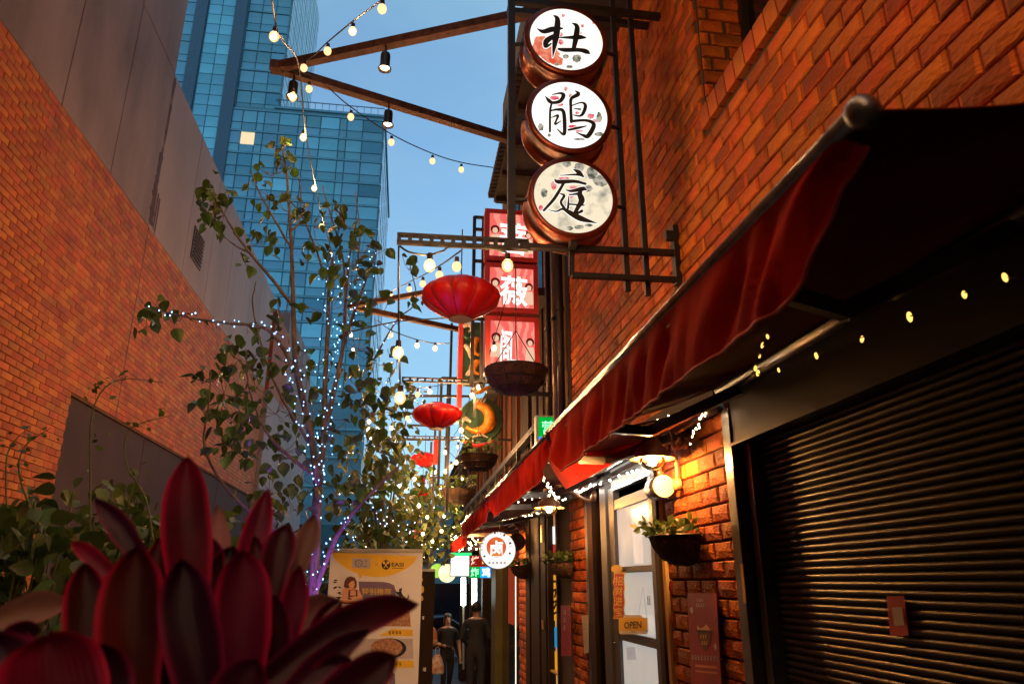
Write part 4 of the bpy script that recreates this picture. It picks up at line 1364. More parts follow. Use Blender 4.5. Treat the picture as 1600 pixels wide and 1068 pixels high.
# timber storey above the farther shops
tf = thing('timber_facade', 'brown and dark timber boarded upper storey beyond the brick wall', 'building', (XR, 14, 2.6))
G().b2((XR + .08, 7.9, 2.4), (XR + 2, 26, 4.9)).build('backing', M['roof_dark'], tf)
y = 7.98
rr = random.Random(9)
while y < 20:
    w = rr.choice((.16, .2, .28, .34))
    mt = rr.choice(('brown_wood', 'dark_wood', 'brown_wood', 'dark_wood', 'dark_wood'))
    plank(tf, y + w / 2, w - .015, 2.55, 4.85, mt, XR + rr.choice((0, .02, .05)), .05)
    y += w
G().b2((XR - .12, 8.0, 3.30), (XR - .04, 20, 3.38)).build('rail', M['black_metal'], tf)
G().b2((XR - .12, 8.0, 2.62), (XR - .04, 20, 2.70)).build('rail', M['black_metal'], tf)
G().b2((XR - .2, 7.9, 4.85), (XR + 2, 26, 4.95)).build('roof_edge', M['roof_dark'], tf)
for i in range(9):
    yb = 8.5 + i * 1.2
    G().b2((XR - .11, yb, 2.7), (XR - .06, yb + .05, 3.3)).build('baluster', M['black_metal'], tf)

# ------------------------------------------------------------------ posters on the brick
po = thing('poster', 'red poster with a noodle bowl on the brick pier beside the door', 'poster', P(1098, 1000, X=XR - .03))
PX = XR - .035
plate([(1074, 926), (1119, 926), (1128, 1085), (1081, 1085)], 'sheet', 'poster_red', po, .006, X=PX)
flat([(1090, 984), (1112, 986), (1112, 996), (1106, 1012), (1103, 1017), (1099, 1014), (1092, 1000)], 'printed_bowl', 'brown_print', po, .002, X=PX)
flat([(1089, 983), (1113, 985), (1113, 988), (1089, 986)], 'bowl_rim', 'black_print', po, .003, X=PX)
flat([(1090, 975), (1094, 981), (1100, 979), (1104, 974), (1109, 981), (1111, 984), (1090, 983)], 'printed_noodles', 'peach_print', po, .0025, X=PX)
flat([(1078, 950), (1082, 947), (1084, 954), (1081, 959)], 'printed_petal', 'pale_print', po, .002, X=PX)
flat([(1116, 1008), (1119, 1003), (1121, 1012), (1118, 1015)], 'printed_petal', 'pale_print', po, .002, X=PX)
def marks(par, l, t_, r_, b_, n, mat, sl=0.0, X=None, Y=None, d=.003):
    '''small printed characters too fine to read, as blocks of short strokes'''
    rr = random.Random(int(l * 3 + t_))
    g = G()
    o = Vector((-d, 0, 0)) if X is not None else Vector((0, -d, 0))
    w = (r_ - l) / n
    for i in range(n):
        x0 = l + i * w
        dy = sl * i * w
        for k in range(3):
            yy_ = t_ + (b_ - t_) * (k + .1) / 3
            h_ = (b_ - t_) * .16
            q = [(x0 + w * .1, yy_ + dy), (x0 + w * rr.uniform(.6, .85), yy_ + dy), (x0 + w * rr.uniform(.6, .85), yy_ + h_ + dy), (x0 + w * .1, yy_ + h_ + dy)]
            g.add([P(u, v, X=X, Y=Y) + o for u, v in q], [(0, 1, 2, 3)])
        xx = x0 + w * rr.uniform(.3, .55)
        g.add([P(u, v, X=X, Y=Y) + o * 1.2 for u, v in ((xx, t_ + dy), (xx + w * .16, t_ + dy), (xx + w * .16, b_ + dy), (xx, b_ + dy))], [(0, 1, 2, 3)])
    return g.build('printed_characters', M[mat], par)
marks(po, 1089, 935, 1100, 940, 3, 'pale_print', X=PX)
marks(po, 1088, 942, 1102, 948, 4, 'pale_print', X=PX)
marks(po, 1095, 991, 1106, 997, 3, 'gold_print', X=PX, d=.004)
marks(po, 1097, 1000, 1107, 1007, 3, 'gold_print', X=PX, d=.004)
marks(po, 1081, 1022, 1124, 1030, 9, 'pale_print', .07, X=PX)
flat([(1086, 1037), (1121, 1040), (1122, 1044), (1087, 1041)], 'printed_line', 'orange_print', po, .002, X=PX)
flat([(1087, 1046), (1121, 1049), (1122, 1052), (1088, 1049)], 'printed_line', 'orange_print', po, .002, X=PX)
p2 = thing('poster', 'narrow dark red poster on the dark post past the door', 'poster', P(883, 980, X=XR - .04))
plate([(876, 945), (890, 945), (892, 1024), (877, 1024)], 'sheet', 'poster_red', p2, .006, X=XR - .05)
marks(p2, 880, 952, 886, 960, 1, 'pale_print', X=XR - .05)
marks(p2, 880, 964, 886, 972, 1, 'pale_print', X=XR - .05)
marks(p2, 880, 976, 886, 984, 1, 'pale_print', X=XR - .05)
p3 = thing('notice', 'curled white paper notice on the edge of the second brick pier', 'notice', P(913, 990, X=XR - .03))
plate([(908.5, 961), (918.5, 960), (919.5, 1019), (913, 1020)], 'sheet', 'paper', p3, .004, X=XR - .035)
for i in range(6):
    flat([(911, 970 + i * 7), (917, 970 + i * 7), (917, 971.5 + i * 7), (911, 971.5 + i * 7)], 'printed_line', 'plastic_grey', p3, .002, X=XR - .035)

# ------------------------------------------------------------------ wall lamps
def lamp(c, label, s=1.0, wall=None):
    c = Vector(c)
    t = thing('barn_lamp', label, 'lamp', c, 'lit barn lamps along the shopfronts')
    G().lathe([(.018 * s, .155 * s), (.045 * s, .15 * s), (.05 * s, .085 * s), (.062 * s, .07 * s), (.085 * s, .045 * s), (.098 * s, .012 * s), (.10 * s, .0), (.128 * s, -.006 * s)], c, n=32).build('shade', M['lamp_shade'], t, smooth=True)
    G().lathe([(.126 * s, -.0075 * s), (.097 * s, -.002 * s), (.095 * s, .010 * s), (.06 * s, .05 * s), (.001, .06 * s)], c, n=32).build('shade_lining', M['shade_inner'], t, smooth=True)
    G().lathe([(.001, .03 * s), (.017 * s, .028 * s), (.024 * s, .005 * s), (.026 * s, -.018 * s), (.018 * s, -.038 * s), (.001, -.046 * s)], c, n=14).build('bulb', M['bulb_lamp'], t, smooth=True)
    G().lathe([(.072 * s, .0), (.07 * s, -.022 * s), (.055 * s, -.048 * s), (.03 * s, -.064 * s), (.001, -.068 * s)], c, n=20).build('glass_globe', M['lamp_glass'], t, smooth=True)
    w = wall if wall else XR
    G().tube(curve([c + Vector((0, 0, .15 * s)), c + Vector((.02, 0, .19 * s)), c + Vector((.10, 0, .17 * s)), Vector((w - .07, c.y, c.z + .06 * s)), Vector((w - .02, c.y, c.z + .10 * s))], 6), .013 * s, 8).build('arm', M['lamp_shade'], t, smooth=True)
    G().lathe([(.001, -.03), (.045, -.025), (.05, 0)], (w, c.y, c.z + .10 * s), (1, 0, 0), 14).build('wall_plate', M['lamp_shade'], t)
    return t
m = bpy.data.materials.new('lamp_glass')
m.use_nodes = True
nt = m.node_tree
nt.nodes.clear()
o_ = nd(nt, 'ShaderNodeOutputMaterial'); x_ = nd(nt, 'ShaderNodeMixShader'); t_ = nd(nt, 'ShaderNodeBsdfTransparent'); g_ = nd(nt, 'ShaderNodeBsdfGlossy'); l_ = nd(nt, 'ShaderNodeLayerWeight')
g_.inputs['Roughness'].default_value = .08
l_.inputs['Blend'].default_value = .25
t_.inputs['Color'].default_value = (1.0, .93, .80, 1)
nt.links.new(l_.outputs['Fresnel'], x_.inputs[0]); nt.links.new(t_.outputs[0], x_.inputs[1]); nt.links.new(g_.outputs[0], x_.inputs[2]); nt.links.new(x_.outputs[0], o_.inputs[0])
M['lamp_glass'] = m
lamp(P(1019, 715, Y=3.92), 'nearest lit barn lamp, above the cream disc by the brick pier')
lamp(P(858, 792, Y=6.0), 'second lit barn lamp, under the awning beside the dark door posts')
lamp(P(788, 834, Y=9.7), 'lit barn lamp right above the round white sign', .9)
lamp(P(756, 846, Y=10.6), 'farthest lit barn lamp, left of the round white sign', .9)
# cream disc sign on a drum
c = P(1037, 759, Y=4.1)
t = thing('disc_sign', 'blank cream disc sign on a short metal drum under the barn lamp', 'sign', c)
G().lathe([(.062, -.002), (.066, .0), (.066, .16), (.001, .165)], c, (0, 1, 0), 28).build('drum', M['grey_metal'], t, smooth=True)
G().disc(c + Vector((0, -.003, 0)), .064, n=28).build('face', M['cream_face'], t)
G().bar(c + Vector((.06, .08, 0)), (XR, c.y + .08, c.z), .03, .03).build('bracket', M['black_metal'], t)
c = P(1062, 757, X=XR - .02)
t = thing('conduit_box', 'round junction box with conduit on the brick by the lamp', 'box', c)
G().lathe([(.001, -.035), (.034, -.032), (.036, .0)], c, (1, 0, 0), 18).build('box', M['shade_inner'], t, smooth=True)
G().tube(curve([c + Vector((-.01, 0, .03)), c + Vector((-.01, 0, .13)), c + Vector((-.02, -.02, .2)), c + Vector((-.02, -.1, .26))], 5), .011, 8).build('conduit', M['shade_inner'], t, smooth=True)
c = P(808, 846, Y=9.5)
t = thing('disc_sign', 'small dark disc sign tucked behind the round white sign', 'sign', c)
G().lathe([(.001, 0), (.105, .0), (.11, .01), (.11, .12), (.001, .125)], c, (0, 1, 0), 24).build('drum', M['dark_wood'], t)
G().bar(c + Vector((.09, .06, 0)), (XR, c.y + .06, c.z), .03, .03).build('bracket', M['black_metal'], t)

# ------------------------------------------------------------------ round white sign, LED signs
em('sign_white', (1.0, 0.95, 0.88), 1.15)
em('sign_redlit', (0.85, 0.10, 0.03), 0.85, (0.95, 0.28, 0.06), 3.0)
RS = 9.1
c = P(778, 859, Y=RS)
t = thing('round_sign', 'round white lit sign with a red disc and white character, hanging low', 'sign', c)
r = (P(806, 859, Y=RS) - P(750, 859, Y=RS)).length / 2
G().lathe([(r - .008, -.002), (r, .002), (r, .10), (.001, .104)], c, (0, 1, 0), 40).build('drum', M['plastic_grey'], t, smooth=False)
G().disc(c + Vector((0, -.004, 0)), r - .006, n=44).build('face', M['sign_white'], t)
G().disc(c + Vector((-.02, -.006, .035)), r * .55, n=36).build('red_disc', M['sign_redlit'], t)
text(t, '卤', (c + Vector((-r * .42, -.009, -r * .36)), c + Vector((r * .28, -.009, -r * .36)), c + Vector((-r * .42, -.009, r * .52))), 'ink_white', 'character', .03)
em('dark_ink', (0.12, 0.06, 0.05), 0.6)
ring = '· STEW CHILLI OIL ·'
for i, chh in enumerate(ring):
    if chh == ' ': continue
    a = R_(215 - i * 250 / len(ring))
    q = c + Vector((math.cos(a) * r * .74 - .02, -.008, math.sin(a) * r * .74 + .03))
    e_x = Vector((math.sin(a), 0, -math.cos(a))); e_z = Vector((math.cos(a), 0, math.sin(a)))
    text(t, chh, (q - e_x * .012, q + e_x * .012, q - e_x * .012 + e_z * .03), 'dark_ink', 'lettering')
marks(t, 762, 877, 792, 880.5, 5, 'dark_ink', Y=RS, d=.008)
G().tube([c + Vector((.03, .05, r)), Vector((c.x + .03, c.y + .05, 2.4))], .01, 6).build('hanger', M['black_metal'], t)
GY = 7.3
c = P(854, 672, Y=GY)
t = thing('led_sign', 'small green and blue LED sign in a pale case above the awning bar', 'sign', c)
a, b = P(838, 702, Y=GY), P(872, 649, Y=GY)
em('led_green', (0.0, 0.55, 0.06), 0.8); em('led_green_hot', (0.25, 1.0, 0.35), 3.0); em('led_blue', (0.02, 0.30, 0.95), 1.6); em('led_white', (0.6, 0.9, 1.0), 4.0)
G().b2((a.x, GY, a.z), (b.x, GY + .12, b.z)).build('case', M['plastic_grey'], t, bevel=.01)
G().b2((a.x + .025, GY - .004, (a.z * .62 + b.z * .38)), (b.x - .02, GY + .001, b.z - .02)).build('green_field', M['led_green'], t)
G().b2((a.x + .025, GY - .004, a.z + .02), (b.x - .02, GY + .001, (a.z * .63 + b.z * .37))).build('blue_field', M['led_blue'], t)
text(t, '营', ((a.x + .06, GY - .008, a.z * .55 + b.z * .45), (b.x - .04, GY - .008, a.z * .55 + b.z * .45), (a.x + .06, GY - .008, b.z - .06)), 'led_green_hot', 'character')
text(t, '业', ((a.x + .07, GY - .008, a.z + .05), (b.x - .04, GY - .008, a.z + .05), (a.x + .07, GY - .008, a.z * .68 + b.z * .32)), 'led_white', 'character')
# far LED and lightbox signs
def fbox(nm, lab, l, t_, r_, b_, Y, fill, dep=.12):
    a, b = P(l, b_, Y=Y), P(r_, t_, Y=Y)
    t = thing(nm, lab, 'sign', ((a.x + b.x) / 2, Y, a.z))
    G().b2((a.x, Y, a.z), (b.x, Y + dep, b.z)).build('case', M['black_metal'], t)
    G().add([(a.x + .01, Y - .004, a.z + .01), (b.x - .01, Y - .004, a.z + .01), (b.x - .01, Y - .004, b.z - .01), (a.x + .01, Y - .004, b.z - .01)], [(0, 1, 2, 3)]).build('face', M[fill], t)
    G().tube([((a.x + b.x) / 2, Y + .05, b.z), ((a.x + b.x) / 2, Y + .05, 2.5)], .012, 6).build('hanger', M['black_metal'], t)
    return t, a, b
em('box_white', (0.92, 1.0, 0.95), 2.2); em('box_green', (0.05, 0.8, 0.25), 1.2); em('led_red', (0.5, 0.02, 0.01), 0.5); em('led_redhot', (1.0, 0.45, 0.35), 2.0); em('led_orange', (1.0, 0.5, 0.1), 1.6)
t, a, b = fbox('lightbox_sign', 'bright white lightbox sign with a green top edge, far down the lane', 703, 863, 737, 900, 11.7, 'box_white')
G().b2((a.x, 11.69, b.z - .05), (b.x, 11.695, b.z)).build('green_edge', M['box_green'], t)
t, a, b = fbox('led_sign', 'red, green and blue LED sign with characters beside the white lightbox', 733, 867, 768, 903, 11.5, 'led_red')
mx, mz = (a.x + b.x) / 2, (a.z + b.z) / 2
G().add([(a.x + .01, 11.494, a.z + .01), (mx, 11.494, a.z + .01), (mx, 11.494, mz), (a.x + .01, 11.494, mz)], [(0, 1, 2, 3)]).build('green_field', M['led_green'], t)
G().add([(mx, 11.494, a.z + .01), (b.x - .01, 11.494, a.z + .01), (b.x - .01, 11.494, mz), (mx, 11.494, mz)], [(0, 1, 2, 3)]).build('blue_field', M['led_blue'], t)
for chh, x_, z_, mt in (('烤', a.x, mz, 'led_redhot'), ('串', mx, mz, 'led_orange'), ('炸', a.x, a.z, 'led_green_hot'), ('鸡', mx, a.z, 'led_white')):
    w_ = mx - a.x
    text(t, chh, ((x_ + w_ * .14, 11.49, z_ + w_ * .14), (x_ + w_ * .86, 11.49, z_ + w_ * .14), (x_ + w_ * .14, 11.49, z_ + w_ * .92)), mt, 'character', .012)
em('disc_green', (0.62, 0.95, 0.12), 1.0, (0.35, 0.75, 0.08), 8.0); em('disc_cream', (1.0, 0.93, 0.55), 1.6, (0.95, 0.8, 0.35), 7.0)
for (u, v, rr_, Y, mt, lab) in ((683, 891, 11, 13.2, 'disc_green', 'round lime green lit sign far down the lane'), (698.5, 895, 14, 12.6, 'disc_cream', 'round cream lit sign beside the lime green one')):
    c = P(u, v, Y=Y)
    r = (P(u + rr_, v, Y=Y) - c).length
    t = thing('round_sign', lab, 'sign', c)
    G().lathe([(r - .005, 0), (r, .002), (r, .1), (.001, .101)], c, (0, 1, 0), 28).build('drum', M['plastic_grey'], t)
    G().disc(c + Vector((0, -.003, 0)), r - .004, n=28).build('face', M[mt], t)
    G().tube([c + Vector((0, .05, r)), Vector((c.x, c.y + .05, 2.45))], .01, 6).build('hanger', M['black_metal'], t)

# ------------------------------------------------------------------ red lanterns
def lantern(u, v, wpx, Y, ratio, label, tassel=True, top=None):
    c = P(u, v, Y=Y)
    r = (P(u + wpx / 2, v, Y=Y) - c).length
    h = r * ratio
    t = thing('lantern', label, 'lantern', c, 'red cloth lanterns over the lane')
    prof = [(.28 * r, -1.15 * h), (.40 * r, -1.06 * h), (.63 * r, -.80 * h), (.84 * r, -.48 * h), (.96 * r, -.2 * h), (r, .03 * h), (.96 * r, .28 * h), (.86 * r, .52 * h), (.68 * r, .75 * h), (.46 * r, .89 * h), (.26 * r, .95 * h)]
    G().lathe(prof, c, n=80, lobes=10, amp=.09).build('shade', M['lantern_red'], t, smooth=True)
    for k in range(10):
        a = 2 * math.pi * k / 10
        pts = [c + Vector((pr * .92 * math.cos(a), pr * .92 * math.sin(a), ph)) for pr, ph in prof]
        G().tube(pts, r * .014, 5).build('rib', M['rib_red'], t)
    for s in (-1, 1):
        G().lathe([(.001, 0), (.29 * r, 0), (.29 * r, s * .05 * r), (.001, s * .05 * r)], c + Vector((0, 0, h * (.95 if s > 0 else -1.15))), n=20).build('end_ring', M['rib_red'], t)
    G().tube([c + Vector((0, 0, h)), c + Vector((0, 0, h + (top or .3)))], .005, 5).build('cord', M['cable'], t)
    if tassel:
        G().tube([c + Vector((0, 0, -h)), c + Vector((0, 0, -h - .35 * r)), c + Vector((0, 0, -h - .9 * r))], [.01, .035, .02], 8).build('tassel', M['lantern_red'], t)
lantern(720, 465, 124, 5.3, .46, 'biggest and nearest red lantern, in front of the red lightbox signs', False, .45)
lantern(683, 648, 80, 8.2, .44, 'second red lantern, hanging left of the round carved sign', False, .3)
lantern(664, 717, 46, 11.2, .42, 'third red lantern, half hidden in the leaves', False, .3)
lantern(660, 771, 38, 13.2, .42, 'fourth red lantern with a strap above, low among the leaves', True, .35)
lantern(652, 832, 24, 17.0, .5, 'smallest red lantern, farthest down among the foliage', True, .3)
for (u, v0, v1, Y, lab) in ((681, 685, 725, 11.0, 'flat red ribbon banner hanging below the steel bracket'), (661, 745, 765, 13.1, 'short red ribbon above the fourth lantern')):
    a, b = P(u - 3, v0, Y=Y), P(u + 3, v1, Y=Y)
    t = tag(G().b2((a.x, Y, b.z), (b.x, Y + .02, a.z)).build('ribbon', M['lantern_red'], None, b), lab, 'ribbon')

# ------------------------------------------------------------------ hanging baskets
def leaf_tuft(g, c, r, n, size, rr, flat_=0.5):
    for _ in range(n):
        d = Vector((rr.uniform(-1, 1), rr.uniform(-1, 1), rr.uniform(-.2, 1) * flat_))
        p = c + d * r
        a = Vector((rr.uniform(-1, 1), rr.uniform(-1, 1), rr.uniform(-.6, .8))).normalized()
        b = a.cross(Vector((rr.uniform(-1, 1), rr.uniform(-1, 1), rr.uniform(-1, 1)))).normalized()
        s = size * rr.uniform(.6, 1.3)
        g.add([p, p + a * s * .5 + b * s * .32, p + a * s, p + a * s * .5 - b * s * .32], [(0, 1, 2, 3)])
def hang_basket(u, v, wpx, Y, label, topz, plants=0):
    c = P(u, v, Y=Y)
    r = (P(u + wpx / 2, v, Y=Y) - c).length
    t = thing('hanging_basket', label, 'basket', c, 'coir baskets hanging from brackets')
    G().lathe([(.001, -.78 * r), (.35 * r, -.76 * r), (.66 * r, -.62 * r), (.87 * r, -.36 * r), (.98 * r, -.06 * r), (r, 0), (.93 * r, 0), (.85 * r, -.2 * r), (.001, -.25 * r)], c, n=28).build('bowl', M['coir'], t, smooth=True)
    g = G()
    for k in range(12):
        a = 2 * math.pi * k / 12
        pts = [c + Vector((q * 1.015 * r * math.cos(a), q * 1.015 * r * math.sin(a), h * r)) for q, h in ((1, 0), (.99, -.06), (.88, -.36), (.67, -.62), (.36, -.765))]
        g.tube(pts, .004, 4)
    for q, h in ((1.01, 0), (.9, -.36), (.69, -.62)):
        g.tube([c + Vector((q * r * math.cos(a * .2618), q * r * math.sin(a * .2618), h * r)) for a in range(25)], .005, 4)
    g.build('wire_frame', M['black_metal'], t)
    top = Vector((c.x, c.y, topz))
    for k in range(3):
        a = 2.1 * k + .4
        G().tube([c + Vector((r * math.cos(a), r * math.sin(a), 0)), c + Vector((0, 0, r * 1.3))], .005, 4).build('chain', M['cable'], t)
    G().tube([c + Vector((0, 0, r * 1.3)), top], .006, 4).build('chain', M['cable'], t)
    if plants:
        g = G()
        rr = random.Random(int(u))
        leaf_tuft(g, c + Vector((0, 0, .06)), r * .95, plants, .09, rr)
        o = g.build('plant', M['leaf_low'], t); o['kind'] = 'stuff'
    return t
hang_basket(806, 578, 98, 5.9, 'big empty hanging basket in front of the lowest red lightbox sign', 4.3)
hang_basket(747, 712, 62, 8.6, 'hanging basket below the round carved sign', 3.6, 40)
hang_basket(716, 765, 56, 11.0, 'smallest hanging basket, beside the glowing bulbs', 3.6, 60)
def wall_basket(u, v, wpx, label, k=1.0):
    c = P(u, v, X=XR - .03)
    r = k
    t = thing('wall_basket', label, 'basket', c, 'half baskets of plants on the brick piers')
    vs, fs = [], []
    prof = [(.001, -.78), (.36, -.74), (.68, -.58), (.9, -.3), (1.0, 0), (.9, -.02), (.001, -.08)]
    n = 14
    for q, h in prof:
        for i in range(n + 1):
            a = math.pi / 2 + math.pi * i / n
            vs.append(c + Vector((q * r * math.cos(a), q * r * math.sin(a), h * r)))
    fs = [(j * (n + 1) + i, j * (n + 1) + i + 1, (j + 1) * (n + 1) + i + 1, (j + 1) * (n + 1) + i) for j in range(len(prof) - 1) for i in range(n)]
    G().add(vs, fs).build('bowl', M['coir'], t, smooth=True)
    g = G()
    for i in range(0, n + 1, 2):
        a = math.pi / 2 + math.pi * i / n
        g.tube([c + Vector((q * 1.01 * r * math.cos(a), q * 1.01 * r * math.sin(a), h * r)) for q, h in prof[1:5]], .004, 4)
    g.tube([c + Vector((1.02 * r * math.cos(math.pi / 2 + math.pi * i / n), 1.02 * r * math.sin(math.pi / 2 + math.pi * i / n), 0)) for i in range(n + 1)], .006, 5)
    g.build('wire_frame', M['black_metal'], t)
    g = G()
    rr = random.Random(int(u))
    leaf_tuft(g, c + Vector((-.35 * r, 0, .02)), r * .85, 150, .055, rr, .35)
    o = g.build('plant', M['leaf_low'], t); o['kind'] = 'stuff'
wall_basket(1072, 838, 86, 'nearest wall basket of small leaves on the brick pier beside the poster', .20)
wall_basket(889, 878, 40, 'wall basket on the second brick pier past the door', .19)
wall_basket(822, 884, 34, 'farthest wall basket, right of the round white sign', .20)
# ------------------------------------------------------------------ string lights
bulb_g = G().lathe([(.001, -.066), (.016, -.062), (.027, -.049), (.031, -.032), (.027, -.012), (.014, .002), (.001, .004)], (0, 0, 0), n=10)
core_g = G().ball((0, 0, -.032), .0155, 6, 4, sc=(1, 1, 1.2))
BM = {'w': bulb_g.mesh('bulb', M['bulb_halo'], smooth=True), 'd': bulb_g.mesh('bulb', M['bulb_dim'], smooth=True)}
CM = core_g.mesh('filament', M['bulb_warm'], smooth=True)
SM = G().lathe([(.001, .04), (.014, .038), (.016, .0), (.012, -.004)], (0, 0, 0), n=8).mesh('socket', M['socket'])

def string_lights(label, pts, bulbs, rcab=.005, kind='w', scale=1.0, group='festoon bulbs strung over the lane', drop=0.0):
    """pts: cable path; bulbs: positions on it (0..1) or explicit points"""
    t = thing('string_lights', label, 'string lights', pts[0], group)
    G().tube(pts, rcab, 5).build('cable', M['cable'], t)
    n = len(pts) - 1
    for i, b in enumerate(bulbs):
        k = kind
        if isinstance(b, tuple) and len(b) == 2 and isinstance(b[1], str):
            b, k = b
        if isinstance(b, (int, float)):
            f = b * n
            j = min(int(f), n - 1)
            p = pts[j].lerp(pts[j + 1], f - j)
        else:
            p = Vector(b)
        p = p - Vector((0, 0, .045 * scale + drop))
        o = inst('bulb', BM[k], t, p, None, scale)
        s_ = inst('socket', SM, o, p)
        s_.location = (0, 0, 0)
        if k == 'w':
            s_ = inst('filament', CM, o, p)
            s_.location = (0, 0, 0)
    return t

def pxs(l): return [P(u, v, Y=y) for u, v, y in l]
ev = lambda n, a=.04, b=.96: [a + (b - a) * i / (n - 1) for i in range(n)]
# along the lane, left of the signs (passes over the camera)
z_ = 4.9
pts = curve([Vector((-.70, -3.5, 5.0)), Vector((-.72, .5, 4.7)), P(425, 0, Y=3.7), P(440, 60, Y=4.0), P(466, 100, Y=4.6), P(478, 210, Y=5.6), P(493, 290, Y=6.8), P(506, 350, Y=8.0), P(520, 400, Y=9.2), P(550, 520, Y=13.5), P(566, 600, Y=17)], 8)
string_lights('long string of warm bulbs running down the lane past the tree top', pts,
              [Vector((-.72, -2, 4.85)), Vector((-.72, -.6, 4.75)), Vector((-.75, .8, 4.7)), P(430, 42, Y=3.9), P(459, 138, Y=4.7), P(475, 203, Y=5.6), P(492, 284, Y=6.8), P(503, 345, Y=8), P(516, 390, Y=9.2), P(522, 412, Y=9.8), P(549, 518, Y=13.4), P(552, 540, Y=14), P(560, 580, Y=16), P(566, 600, Y=17)], .006, scale=1.0)
pts = curve([P(640, -35, Y=3.6), P(597, 0, Y=4.0), P(552, 33, Y=4.5), P(513, 65, Y=5.0), P(478, 95, Y=5.4), P(432, 105, Z=EZ)], 8)
pts = sag((-.35, -5, 4.3), (.25, 2.4, 4.5), .25, 16)  # unseen string, added for warm frontal light on banner and plants
string_lights('unseen string of warm bulbs added above the camera to light the near lane', pts, ev(14), .006)
pts = curve([P(640, -35, Y=3.6), P(597, 0, Y=4.0), P(552, 33, Y=4.5), P(513, 65, Y=5.0), P(478, 95, Y=5.4), P(432, 105, Z=EZ)], 8)
string_lights('short string of bulbs rising from the pipe bracket tip to the upper right', pts, [(P(598, 0, Y=4), 'd'), P(552, 36, Y=4.5), (P(513, 68, Y=5), 'd'), (P(476, 95, Y=5.4), 'd')], .006)
pts = curve([P(432, 105, Z=EZ), P(490, 120, Y=5.7), P(545, 165, Y=5.9), P(612, 210, Y=6.3), P(676, 240, Y=6.8), P(722, 254, Y=7.3), P(772, 262, Y=7.84)], 8)
string_lights('sagging string of mostly unlit bulbs from the pipe bracket to the eave', pts, [(P(484, 128, Y=5.7), 'd'), (P(549, 172, Y=5.9), 'd'), (P(612, 212, Y=6.3), 'd'), (P(676, 242, Y=6.8), 'd'), (P(721, 256, Y=7.3), 'd')], .006)
# loop on the slotted arm with two big bulbs
pts = curve([P(624, 384, Y=3.8), P(640, 394, Y=3.8), P(668, 398, Y=3.8), P(692, 392, Y=3.8), P(705, 386, Y=3.8), P(760, 388, Y=3.8), P(792, 394, Y=3.8)], 6)
string_lights('cable looped along the slotted arm with two big bulbs', pts, [P(672, 394, Y=3.8), P(793, 394, Y=3.8)], .006, scale=1.1)
pts = curve([P(722, 390, Y=4.0), P(714, 396, Y=4.4), P(687, 415, Y=5.4), P(661, 430, Y=6.6), P(640, 440, Y=7.8), P(614, 454, Y=9), P(585, 466, Y=10.4), P(560, 476, Y=12)], 6)
string_lights('receding string of small bulbs left of the biggest lantern', pts, [(P(714, 400, Y=4.4), 'd'), (P(687, 416, Y=5.4), 'd'), (P(661, 432, Y=6.6), 'd'), (P(640, 442, Y=7.8), 'd'), P(612, 455, Y=9), P(597, 462, Y=9.8), P(572, 470, Y=11)], .006)
pts = [P(623, 384, Y=3.81), P(622.5, 440, Y=3.81), P(623, 500, Y=3.81), P(624, 560, Y=3.81), P(625, 600, Y=3.81)]
string_lights('cable hanging straight down from the arm tip with two bright bulbs', pts, [P(623, 530, Y=3.80), P(626, 600, Y=3.81)], .006, scale=1.0)
pts = curve([P(540, 520, Y=5), P(600, 506, Y=5.4), P(640, 500, Y=5.8), P(705, 496, Y=6.4), P(760, 490, Y=7)], 6)
string_lights('thin dark cable with no bulbs crossing below the biggest lantern', pts, [], .006)
pts = curve([P(590, 500, Y=9), P(610, 515, Y=8.5), P(650, 530, Y=8.1), P(680, 536, Y=7.8), P(706, 536, Y=7.5)], 6)
string_lights('short string with two bulbs against the blue sky below the lantern', pts, [(P(611, 514, Y=8.5), 'd'), P(652, 530, Y=8.1), P(680, 534, Y=7.8)], .006)
pts = curve([P(626, 602, Y=7.9), P(640, 640, Y=8.4), P(650, 650, Y=9)], 5)
string_lights('few bulbs on a drooping cable below the second bracket', curve([P(626, 598, Y=7.9), P(648, 606, Y=8.2), P(672, 604, Y=8.5), P(710, 598, Y=9)], 5), [P(672, 602, Y=8.5), (P(653, 606, Y=8.3), 'd'), (P(637, 644, Y=9.2), 'd')], .005)
# bulbs in front of the signs and down the middle
string_lights('warm bulbs dangling among the carved signs', curve([P(790, 470, Y=6.4), P(772, 530, Y=6.8), P(750, 596, Y=7.4), P(738, 610, Y=7.8), P(722, 665, Y=8.6), P(712, 718, Y=9.6), P(696, 735, Y=10.5), P(690, 765, Y=12)], 5),
              [P(772, 532, Y=6.6), P(748, 594, Y=7.4), P(738, 607, Y=7.8), P(721, 662, Y=8.6), P(713, 713, Y=9.5), P(705, 720, Y=9.8), P(696, 728, Y=10.4), P(696, 698, Y=10.2), P(689, 755, Y=12)], .005)
string_lights('chain of warm bulbs descending through the foliage left of the lanterns', curve([P(563, 600, Y=9), P(570, 640, Y=10), P(580, 690, Y=11), P(600, 705, Y=12), P(628, 710, Y=12.5), P(626, 750, Y=13), P(632, 790, Y=14)], 5),
              [P(562, 595, Y=9), P(577, 650, Y=10), P(576, 662, Y=10.2), P(628, 707, Y=12.4), P(625, 752, Y=13), P(632, 790, Y=14), P(579, 675, Y=10.8), P(595, 640, Y=10.5), P(640, 650, Y=12)], .005)
